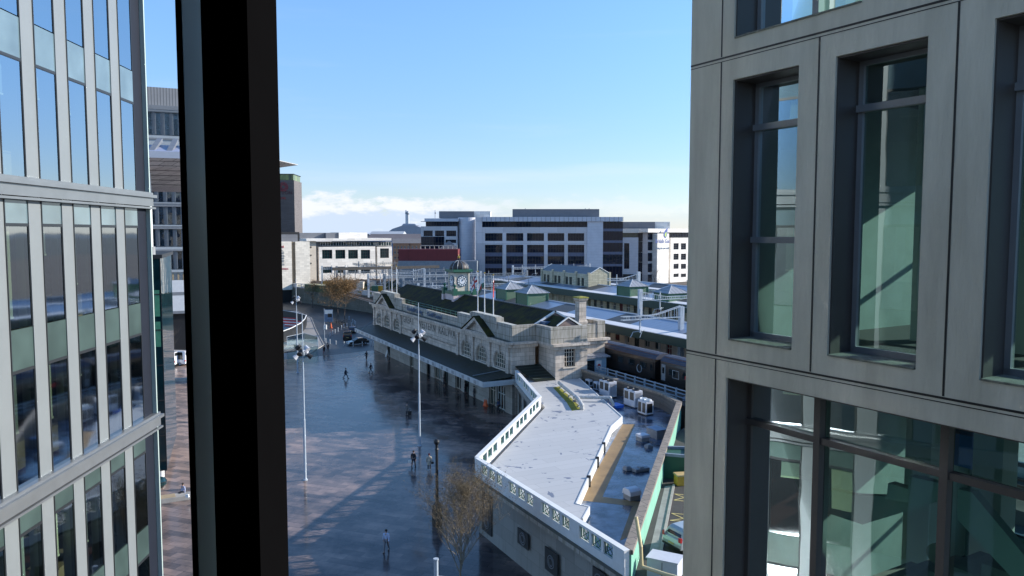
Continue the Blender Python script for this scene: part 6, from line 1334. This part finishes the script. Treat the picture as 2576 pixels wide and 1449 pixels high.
# ------------------------------------------------------------------ vehicles
def car(loc, rz, paint, label, cat='car', L=4.2, Wd=1.75, H_=1.5, kind='hatch', name='parked_car'):
    t = thing(name, label, cat, loc, rz); hw = Wd / 2
    if kind == 'hatch': low = [(0, .28), (-.02, .62), (.05, .86), (.25, .95), (L * .72, .98), (L - .25, .78), (L - .02, .6), (L, .3)]; gh = [(.12, .93), (.38, H_ - .14), (.62, H_ - .03), (1.3, H_), (L * .48, H_ - .04), (L * .56, H_ - .16), (L * .755, .955)]
    elif kind == 'van': low = [(0, .3), (-.02, 1.0), (.02, 1.15), (L * .78, 1.15), (L - .1, .85), (L, .35)]; gh = [(.03, 1.14), (.08, H_ - .08), (.3, H_), (L * .6, H_), (L * .8, 1.14)]
    else: low = [(0, .3), (-.02, .75), (.1, .88), (L * .72, .9), (L - .2, .75), (L, .32)]; gh = [(.35, .87), (.95, H_ - .08), (1.3, H_), (L * .5, H_), (L * .72, .89)]
    mb = MB(); mb.ext([(p[0], p[1]) for p in low], 'x', -hw, hw)
    body = mb.build('body', paint, t, bevel=.07, shade=False)
    mb = MB(); n = len(gh); ti = .17
    vs = [(-hw + .03 + ti * max(0, (p[1] - .95)) / (H_ - .95), p[0], p[1]) for p in gh] + [(hw - .03 - ti * max(0, (p[1] - .95)) / (H_ - .95), p[0], p[1]) for p in gh]
    mb.add(vs, [tuple(range(n))[::-1], tuple(range(n, 2 * n))] + [(i, (i + 1) % n, n + (i + 1) % n, n + i) for i in range(n)]); mb.build('cabin', paint, t, bevel=.05)
    zw0, zw1 = 1.0, H_ - .13
    def sidewin(ya, yb, yc, yd, s_):
        x0 = s_ * (hw - .03 + .012); x1 = s_ * (hw - .03 - ti * (zw1 - .95) / (H_ - .95) + .012)
        MB().add([(x0, ya, zw0), (x0, yb, zw0), (x1, yc, zw1), (x1, yd, zw1)], [(0, 1, 2, 3) if s_ > 0 else (3, 2, 1, 0)]).build('side_window', M['glass'], t)
    for s_ in (-1, 1): sidewin(.42, L * .40, L * .40, .62, s_); sidewin(L * .42, L * .70, L * .53, L * .42, s_)
    g0, g1 = gh[0], gh[1]; MB().add([(-hw + .2, g0[0] - .01 + .05, zw0 + .02), (hw - .2, g0[0] - .01 + .05, zw0 + .02), (hw - .3, g1[0] - .03, g1[1] - .06), (-hw + .3, g1[0] - .03, g1[1] - .06)], [(0, 1, 2, 3)]).build('rear_window', M['glass'], t)
    g0, g1 = gh[-1], gh[-2]; MB().add([(-hw + .12, g0[0] - .02, 1.0), (hw - .12, g0[0] - .02, 1.0), (hw - .25, g1[0] + .03, g1[1] - .02), (-hw + .25, g1[0] + .03, g1[1] - .02)], [(3, 2, 1, 0)]).build('windscreen', M['glass'], t)
    for y in (L * .19, L * .81):
        for s_ in (-1, 1):
            w_ = MB().bar((s_ * (hw - .2), y, .31), (s_ * (hw + .012), y, .31), .31, 20).build('wheel', M['rubber'], t)
            r_ = MB().bar((s_ * (hw + .012), y, .31), (s_ * (hw + .022), y, .31), .2, 10)
            for k in range(5): a = k * 2 * math.pi / 5; r_.bar((s_ * (hw + .028), y, .31), (s_ * (hw + .028), y + .19 * math.cos(a), .31 + .19 * math.sin(a)), .03, 4)
            r_.build('rim', M['steel'], w_)
    for s_ in (-1, 1):
        MB().prism([(s_ * (hw - .2), -.03), (s_ * (hw + .01), -.02), (s_ * (hw + .01), .12), (s_ * (hw - .12), .06)], .8, 1.08 if kind != 'saloon' else .82).build('tail_light', M['red'], t); MB().box(s_ * (hw - .35), s_ * (hw - .02), L - .2, L - .02, .6, .74).build('headlight', M['clockw'], t)
        MB().box(s_ * (hw + .0), s_ * (hw + .16), L * .66, L * .66 + .1, .95, 1.08).build('mirror', M['black'], t)
    MB().box(-.26, .26, -.05, -.03, .5, .61).build('number_plate', M['yellow'], t); MB().box(-hw + .05, hw - .05, -.06, .1, .3, .42).build('bumper', M['black'], t); return t
silv = mat('pale_silver_green_paint', (.42, .45, .44), .3, .04, 2, metal=.2, coat=1); blk = mat('black_car_paint', (.012, .012, .013), .3, .1, 2, coat=1); dbl = mat('dark_blue_paint', (.015, .025, .06), .3, .1, 2, coat=1)
p = CP(480, 1090); car(p + Vector((.3, -.3, 0)), R(-62), silv, 'pale silver hatchback beside the green wall, half hidden by the concrete office', H_=1.48)
car(ZB(1190, 1065), R(12), blk, 'black people-carrier taxi waiting on the road behind the bollards', 'taxi', 4.7, 1.9, 1.85, 'van', 'parked_taxi')
car(ZB(1270, 950), R(10), dbl, 'dark blue saloon waiting beyond the black taxi', 'car', 4.5, 1.8, 1.45, 'saloon')
car(ZB(1530, 1125), R(-235), blk, 'black saloon with its nose showing under the tip of the station canopy', 'car', 4.6, 1.8, 1.45, 'saloon')
car(ZB(70, 470, .0), R(80), dbl, 'dark blue car glimpsed beside the window frame above the hoarding', 'car', 4.3, 1.8, 1.5)
whv = mat('white_van_paint', (.75, .75, .76), .3, .03, 2, coat=.6)
for (x, y, lb) in ((330, 1115, 'long white van parked behind the bare tree, left of the pair'), (440, 1105, 'white van behind the bare tree, partly hidden by the window frame')): car(ZD(x, y), R(88 if x < 400 else 80), whv, lb, 'van', 5.6, 2.0, 2.6, 'van', 'parked_van')
t = thing('flatbed_load', 'red and blue bundles with a yellow digger arm behind the white vans', 'building materials', ZD(300, 1000), R(5)); MB().box(-1.6, 0, -.6, .6, 2.4, 4.4).build('red_bundle', M['red'], t, bevel=.1); MB().box(.5, 3, -.6, .6, 2.2, 3.2).build('blue_bundle', mat('blue_sheet', (.02, .12, .5), .6, .1, 3), t, bevel=.2); MB().box(-4, 5, -.8, .8, 0, 2.2).build('deck', M['white'], t)
t = thing('site_digger', 'yellow digger glimpsed behind the bare tree branches', 'digger', ZD(380, 1000) + Vector((1, 4, 0)), R(20)); MB().box(-1.6, 1.6, -1, 1, 4.2, 5.6).build('cab', M['ochre'], t, bevel=.1); MB().bar((1.5, 0, 5), (4.5, 0, 7.5), .3, 4).build('arm', M['ochre'], t); MB().box(-2, 2, -1.2, 1.2, 0, 4.1).build('tracks', M['black'], t)
# bicycle stands
for i, (x, y) in enumerate(((1000, 780), (1040, 790), (1080, 795), (1130, 800), (1170, 770), (1110, 830), (1160, 835))):
    t = thing('bicycle', 'parked bicycle %s of the dark cluster between the trees and the taxi' % ('one', 'two', 'three', 'four', 'five', 'six', 'seven')[i], 'bicycle', ZB(x, y), R(20 + i * 13), 'bicycles parked by the trees')
    for yy in (-.52, .52):
        mb = MB()
        for j in range(14): t0, t1 = 2 * math.pi * j / 14, 2 * math.pi * (j + 1) / 14; mb.bar((0, yy + .34 * math.cos(t0), .35 + .34 * math.sin(t0)), (0, yy + .34 * math.cos(t1), .35 + .34 * math.sin(t1)), .03, 4)
        mb.build('wheel', M['rubber'], t)
    mb = MB()
    for p, q in (((0, -.52, .35), (0, -.1, .85)), ((0, -.1, .85), (0, .4, .9)), ((0, -.02, .32), (0, .4, .85)), ((0, -.02, .32), (0, -.14, .95)), ((0, -.52, .35), (0, -.02, .32)), ((0, .52, .35), (0, .38, 1.0)), ((-.25, .34, 1.02), (.25, .34, 1.02))): mb.bar(p, q, .022, 5)
    mb.build('bike_frame', M['black'], t); MB().box(-.07, .07, -.28, .0, .94, 1.0).build('saddle', M['black'], t)
#--PART6--
# ------------------------------------------------------------------ trees
def tree(name, label, loc, h, spread, seed, bark, leafm, nleaf, ls, levels=5, trunk=.12, first=.28, cat='tree', group=None, up=.55, droop=0, leafname='crown', reach=1.0):
    rg = random.Random(seed); t = thing(name, label, cat, loc, 0, group); tr = MB(); br = MB(); tips = []
    def grow(p, d, L, r, lv):
        n = 3; q = p
        for i in range(n):
            d = (d + Vector((rg.uniform(-1, 1), rg.uniform(-1, 1), rg.uniform(-.5, .8))) * .13).normalized(); e = q + d * (L / n); rr = r * (1 - .28 / n * (i + 1))
            (tr if lv == 0 else br).bar(q, e, r, 7 if lv == 0 else (5 if lv < 3 else 3), rr, cap=False)
            r = rr; q = e
            if lv > 0 and lv < levels:
                for _ in range(2 if lv < 3 else 1): side(q, d, L * .62, r * .62, lv + 1)
            if lv >= levels - 2: tips.append((q, d))
        if lv < levels: side(q, d, L * .72, r * .8, lv + 1, .35)
    def side(p, d, L, r, lv, sp_=None):
        ax = Vector((rg.uniform(-1, 1), rg.uniform(-1, 1), rg.uniform(-.2, .4))).normalized(); k = sp_ or spread
        grow(p, (d * (1 - k) + ax * k + Vector((0, 0, up * .3))).normalized(), L, r, lv)
    p = Vector((0, 0, 0)); d = Vector((0, 0, 1)); n = 9; r = trunk
    for i in range(n):
        e = p + d * (h * .88 / n); tr.bar(p, e, r, 8, r * .86, cap=False); r *= .86; p = e; d = (d + Vector((rg.uniform(-1, 1), rg.uniform(-1, 1), .6)) * .07).normalized()
        if i / n >= first:
            for _ in range(3): side(p, d, h * .27 * reach * (1.15 - .72 * i / n), r * .55, 2)
    grow(p, d, h * .14, r, 2)
    tr.build('trunk', bark, t); br.build('branches', bark, t)
    if leafm:
        lf = MB()
        for _ in range(nleaf):
            q, dd = rg.choice(tips); c = q + Vector((rg.gauss(0, 1), rg.gauss(0, 1), rg.gauss(0, 1) - droop)) * ls * 1.6
            u = Vector((rg.uniform(-1, 1), rg.uniform(-1, 1), rg.uniform(-1, 1))).normalized(); v = u.cross(Vector((rg.uniform(-1, 1), rg.uniform(-1, 1), rg.uniform(-1, 1)))).normalized(); s_ = ls * rg.uniform(.5, 1.1)
            lf.quad(c - u * s_, c + v * s_ * .5, c + u * s_, c - v * s_ * .5)
        lf.build(leafname, leafm, t)
    return t
p = D(1158, 1440, 49.5); p.z = 0
tree('budding_tree', 'bare-twigged young tree with small olive buds standing in front of the stone wing', p, 6.6, .5, 11, M['bark'], M['bud'], 30000, .036, 5, .09, .08, up=.7, reach=1.6)
for i, (x, y, h, sp_, lb) in enumerate(((1140, 700, 8.2, .62, 'brown-leaved street tree with the rounder crown, right of the group by the station'), (1030, 660, 8.0, .6, 'brown-leaved street tree in the middle of the group by the viaduct wall'), (920, 600, 8.2, .6, 'thin brown-leaved street tree behind the stop sign'), (595, 515, 8, .58, 'thin bare brownish tree standing before the viaduct wall on the left'))):
    tree('street_tree', lb, ZB(x, y), h, sp_, 20 + i, M['barkdk'], M['leafbr'], (14000, 12000, 3500, 900)[i], .12, 4, .13, .3, reach=2.4 if i < 2 else 1.3, group='brown street trees by the road')
tree('bare_tree', 'bare young winter tree between the glass corner and the window frame', ZD(296, 1315), 8.6, .5, 31, M['barkdk'], None, 0, .1, 5, .10, .3, up=1.1)
tree('bare_tree', 'leafless tree in front of the sunlit white office at the far right', D(1640, 740, 235) * 1.0 + Vector((0, 0, -D(1640, 740, 235).z)), 12, .45, 33, M['barkdk'], None, 0, .1, 4, .14, .3, up=1.0)
mb = MB(); rg = random.Random(4)
for _ in range(5000):
    px = rg.uniform(845, 1060); py = 740 - (px - 845) * .05 + rg.uniform(-22, -4); q = G(px, py, 5.0); q.z += abs(rg.gauss(0, .5)); s_ = rg.uniform(.15, .45); u = Vector((rg.uniform(-1, 1), rg.uniform(-1, 1), rg.uniform(0, 1))).normalized() * s_; v = Vector((-u.y, u.x, rg.uniform(-s_, s_)))
    if rg.random() < .5 + .5 * math.sin(px * .11): mb.quad(q - u, q + v * .6, q + u, q - v * .6)
tag(mb.build('undergrowth', M['scrub']), 'rough green scrub growing beside the tracks', 'undergrowth', None, 'stuff')
# ------------------------------------------------------------------ people
def person(loc, face, top, legs, hair, label, walk=.0, bag=None, coat=False, arms=0, sit=False, scale=1.0, hat=None, phone=False):
    t = thing('person', label, 'person', loc, face); t.scale = (scale,) * 3
    sw_ = walk
    hip = .92 if not sit else .45; V = []; E_ = []; Rd = []
    def add(p, r, par=None):
        V.append(p); Rd.append(r)
        if par is not None: E_.append((par, len(V) - 1))
        return len(V) - 1
    z = hip
    pel = add((0, 0, z), .125); wa = add((0, 0, z + .16), .115, pel); ch = add((0, .015, z + .38), .135, wa); nk = add((0, 0, z + .54), .058, ch); n2 = add((0, .01, z + .60), .052, nk); hd = add((0, .03, z + .69), .085, n2); tp = add((0, .02, z + .76), .07, hd)
    LG = {}; AM = {}
    for s_ in (-1, 1):
        fw = sw_ * s_
        h_ = add((s_ * .09, 0, z - .05), .088, pel)
        if sit: k_ = add((s_ * .1, .42, z), .06, h_); a_ = add((s_ * .1, .45, .08), .04, k_); f_ = add((s_ * .1, .6, .04), .035, a_)
        else:
            k_ = add((s_ * .1, fw * .25 + .03, .49), .06, h_); a_ = add((s_ * .1, fw * .42 - .02 + (-.06 if fw < 0 else 0), .09 + (.05 if fw < 0 else 0)), .04, k_); f_ = add((s_ * .11, fw * .42 + .15, .04), .035, a_)
        LG[s_] = (h_, k_, a_, f_)
        sh = add((s_ * .19, 0, z + .46), .058, ch); el = add((s_ * .25, -fw * .15 - .02, z + .18), .042, sh)
        if (arms == 1) or (phone and s_ > 0): wr = add((s_ * .14, .26, z + .30), .03, el); hn = add((s_ * .1, .33, z + .34), .03, wr)
        else: wr = add((s_ * .26, -fw * .28 + .05, z - .06), .03, el); hn = add((s_ * .26, -fw * .3 + .08, z - .14), .03, wr)
        AM[s_] = (sh, el, wr, hn)
    def skin(name, idx, rs, m_, extra=None, parent=t):
        me = bpy.data.meshes.new(name); mp_ = {v: i for i, v in enumerate(idx)}
        me.from_pydata([V[i] for i in idx], [(mp_[a], mp_[b]) for a, b in E_ if a in mp_ and b in mp_], []); me.materials.append(m_)
        o = bpy.data.objects.new(name, me); col.objects.link(o); o.parent = parent
        md = o.modifiers.new('skin', 'SKIN'); 
        sv = me.skin_vertices[0].data
        for i, v in enumerate(idx): sv[i].radius = (rs(v), rs(v) * (.8 if v in (pel, wa, ch) else 1)); sv[i].use_root = (i == 0)
        o.modifiers.new('sub', 'SUBSURF').levels = 1; o.modifiers['sub'].render_levels = 1; md.use_smooth_shade = True; return o
    body = skin('body', list(range(len(V))), lambda v: Rd[v], M['skin'])
    fg = MB()
    for s_ in (-1, 1):                       # five fingers and face features
        hp = Vector(V[AM[s_][3]]); d = (hp - Vector(V[AM[s_][2]])).normalized(); u = d.cross(Vector((1, 0, 0))).normalized()
        for k in range(4): a = hp + u * (k - 1.5) * .018; b = a + d * (.05 + .012 * (1.5 - abs(k - 1.5))); fg.bar(a, b, .009, 5); fg.bar(b, b + (d * .8 + Vector((-s_ * .6, 0, 0))).normalized() * .03, .008, 5, .006)
        a = hp - d * .03 + u * .03; fg.bar(a, a + (u * .8 + d * .6).normalized() * .05, .011, 5, .008)
    fc = Vector(V[hd]); fg.bar(fc + Vector((0, .075, .01)), fc + Vector((0, .11, -.02)), .012, 5, .016)
    for s_ in (-1, 1): fg.ball(fc + Vector((s_ * .085, 0, 0)), .025, 6)
    fg.build('hands_and_face', M['skin'], body)
    torso = [pel, wa, ch, nk] + [i for s_ in (-1, 1) for i in AM[s_][:3]]
    skin('coat' if coat else 'jacket', torso, lambda v: Rd[v] + (.03 if v in (pel, wa, ch) else .02) * (0.2 if v == nk else 1), top)
    if coat: MB().lathe([(.2, hip - .32), (.19, hip - .1), (.16, hip + .18)], 0, .0, 12).build('coat_skirt', top, t)
    skin('trousers', [pel] + [i for s_ in (-1, 1) for i in LG[s_][:3]], lambda v: Rd[v] + .018, legs)
    for s_ in (-1, 1): f_ = Vector(V[LG[s_][2]]); g_ = Vector(V[LG[s_][3]]); MB().bar(f_ + Vector((0, -.06, -.045)), g_ + Vector((0, .03, -.005)), .05, 8, .042).build('shoe', M['rubber'] if hat is None else M['white'], t)
    MB().ball((0, .005, z + .735), .108, 10, 1, 1.05, .95).build('hair' if hat is None else 'hat', hair if hat is None else hat, t)
    return t
dk = mat('dark_coat', (.015, .016, .02), .8, .2, 4); dk2 = mat('navy_coat', (.02, .025, .045), .8, .2, 4); jean = mat('dark_jeans', (.02, .025, .04), .8, .2, 4); hairm = mat('brown_hair', (.03, .018, .01), .7, .2, 6); beige = mat('beige_coat', (.42, .37, .30), .8, .1, 4); lb_ = mat('pale_blue_shirt', (.45, .52, .70), .7, .1, 4); grt = mat('grey_trousers', (.16, .16, .18), .8, .1, 4); gcoat = mat('grey_tweed_coat', (.16, .15, .14), .85, .3, 8); pk = mat('red_trousers', (.25, .05, .06), .8, .1, 4)
def item(name, label, cat, loc, build, rz=0):
    t = thing(name, label, cat, loc, rz); build(t); return t
def bag_(m_, w_, d, h):
    def f(t): MB().box(-w_ / 2, w_ / 2, -d / 2, d / 2, 0, h).build('bag_body', m_, t, bevel=.04); MB().tube([(-w_ * .3, 0, h), (-w_ * .2, 0, h + .14), (w_ * .2, 0, h + .14), (w_ * .3, 0, h)], .012, 5).build('handle', M['black'], t)
    return f
person(G(921.9, 906), R(200), dk, jean, hairm, 'person in a dark coat striding across the wet plaza nearest the road', .8)
person(G(933, 939), R(70), dk2, jean, hairm, 'person in a dark jacket walking towards the window frame side, carrying a pale bag', .8); item('shoulder_bag', 'pale bag at the side of the walking person near the canopy', 'bag', G(931, 938.5) + Vector((0, 0, .85)), bag_(beige, .3, .12, .3))
person(G(870, 952), R(-85), dk2, jean, hairm, 'person in a navy coat walking to the right in mid plaza', .9, coat=True)
person(G(815.5, 890), R(170), dk, pk, hairm, 'person in a dark coat and red trousers walking beside another', .4, coat=True)
person(G(825, 885.5), R(175), dk, jean, hairm, 'taller person in black walking beside the one in red trousers', .5, scale=1.06)
person(G(1024.5, 1045), R(150), gcoat, jean, hairm, 'person in a grey coat standing with a wheeled suitcase', .1, coat=True, phone=True)
def case(t):
    MB().box(-.22, .22, -.14, .14, .08, .66).build('case_body', M['black'], t, bevel=.04); MB().tube([(-.15, 0, .66), (-.15, 0, 1.0), (.15, 0, 1.0), (.15, 0, .66)], .012, 5).build('pull_handle', M['steel'], t)
    for x in (-.17, .17): MB().bar((x - .02, .1, .045), (x + .02, .1, .045), .045, 8).build('wheel', M['rubber'], t)
item('suitcase', 'black wheeled suitcase beside the person in the grey coat', 'suitcase', G(1031, 1046), case)
person(G(1040.5, 1177), R(-8), dk, jean, hairm, 'person in black walking away with a white carrier bag', .6, scale=1.04); item('carrier_bag', 'white plastic carrier bag held by the person in black', 'bag', G(1031.5, 1176) + Vector((.0, 0, .42)), bag_(M['white'], .34, .16, .38))
person(G(1079.7, 1183), R(5), beige, dk, hairm, 'person in a beige coat and dark red hat with a shoulder bag', .15, coat=True, hat=mat('maroon_hat', (.12, .01, .02), .8, .1, 4)); item('handbag', 'small black handbag beside the beige coat', 'bag', G(1088, 1182) + Vector((0, 0, .62)), bag_(M['black'], .26, .12, .24))
person(G(972, 1388), R(172), lb_, grt, hairm, 'person in a pale blue T-shirt walking alone, nearest the budding tree', .6)
person(G(1117, 970), R(120), dk, jean, hairm, 'person in black standing on a phone by the station wall under the canopy', .1, phone=True)
person(G(1170, 990), R(100), dk, jean, hairm, 'person in black with a backpack leaning near the station wall, left of two', .15, scale=1.05); item('backpack', 'dark rounded backpack at the back of the person by the wall', 'backpack', G(1174, 989) + Vector((0, 0, 1.0)), lambda t: (MB().box(-.17, .17, -.12, .12, 0, .48).build('pack_body', dk2, t, bevel=.06), MB().box(-.12, .12, -.16, -.121, .06, .24).build('pocket', dk, t, bevel=.02)))
person(G(1192.5, 1001), R(90), dk2, jean, hairm, 'person in dark clothes facing the station wall, right of two', .1)
person(G(1254, 1036), R(60), mat('blue_top', (.08, .12, .25), .8, .1, 4), jean, hairm, 'person standing with a bicycle by the wing wall', .1)
bk = [o for o in bpy.data.objects if o.name == 'bicycle'][0]; b2 = copy_tree(bk); b2.location = G(1247, 1030); b2.rotation_euler = (0, 0, R(70)); b2['label'] = 'bicycle held by the person at the wing wall'; del b2['group']
person(ZC(852, 1082) + Vector((0, .3, 0)), R(150), mat('lilac_jacket', (.32, .36, .50), .8, .1, 4), dk, hairm, 'person in a lilac jacket sitting on the long bench with a white bag', sit=True); item('carrier_bag', 'white bag on the bench beside the seated person', 'bag', ZC(868, 1085, .48) + Vector((.1, .2, .0)), bag_(M['white'], .3, .2, .3))
person(G(1724, 1030, 4.0), R(160), lb_, grt, hairm, 'person in a pale shirt in the yard behind the parapet, beside the concrete office', .2)
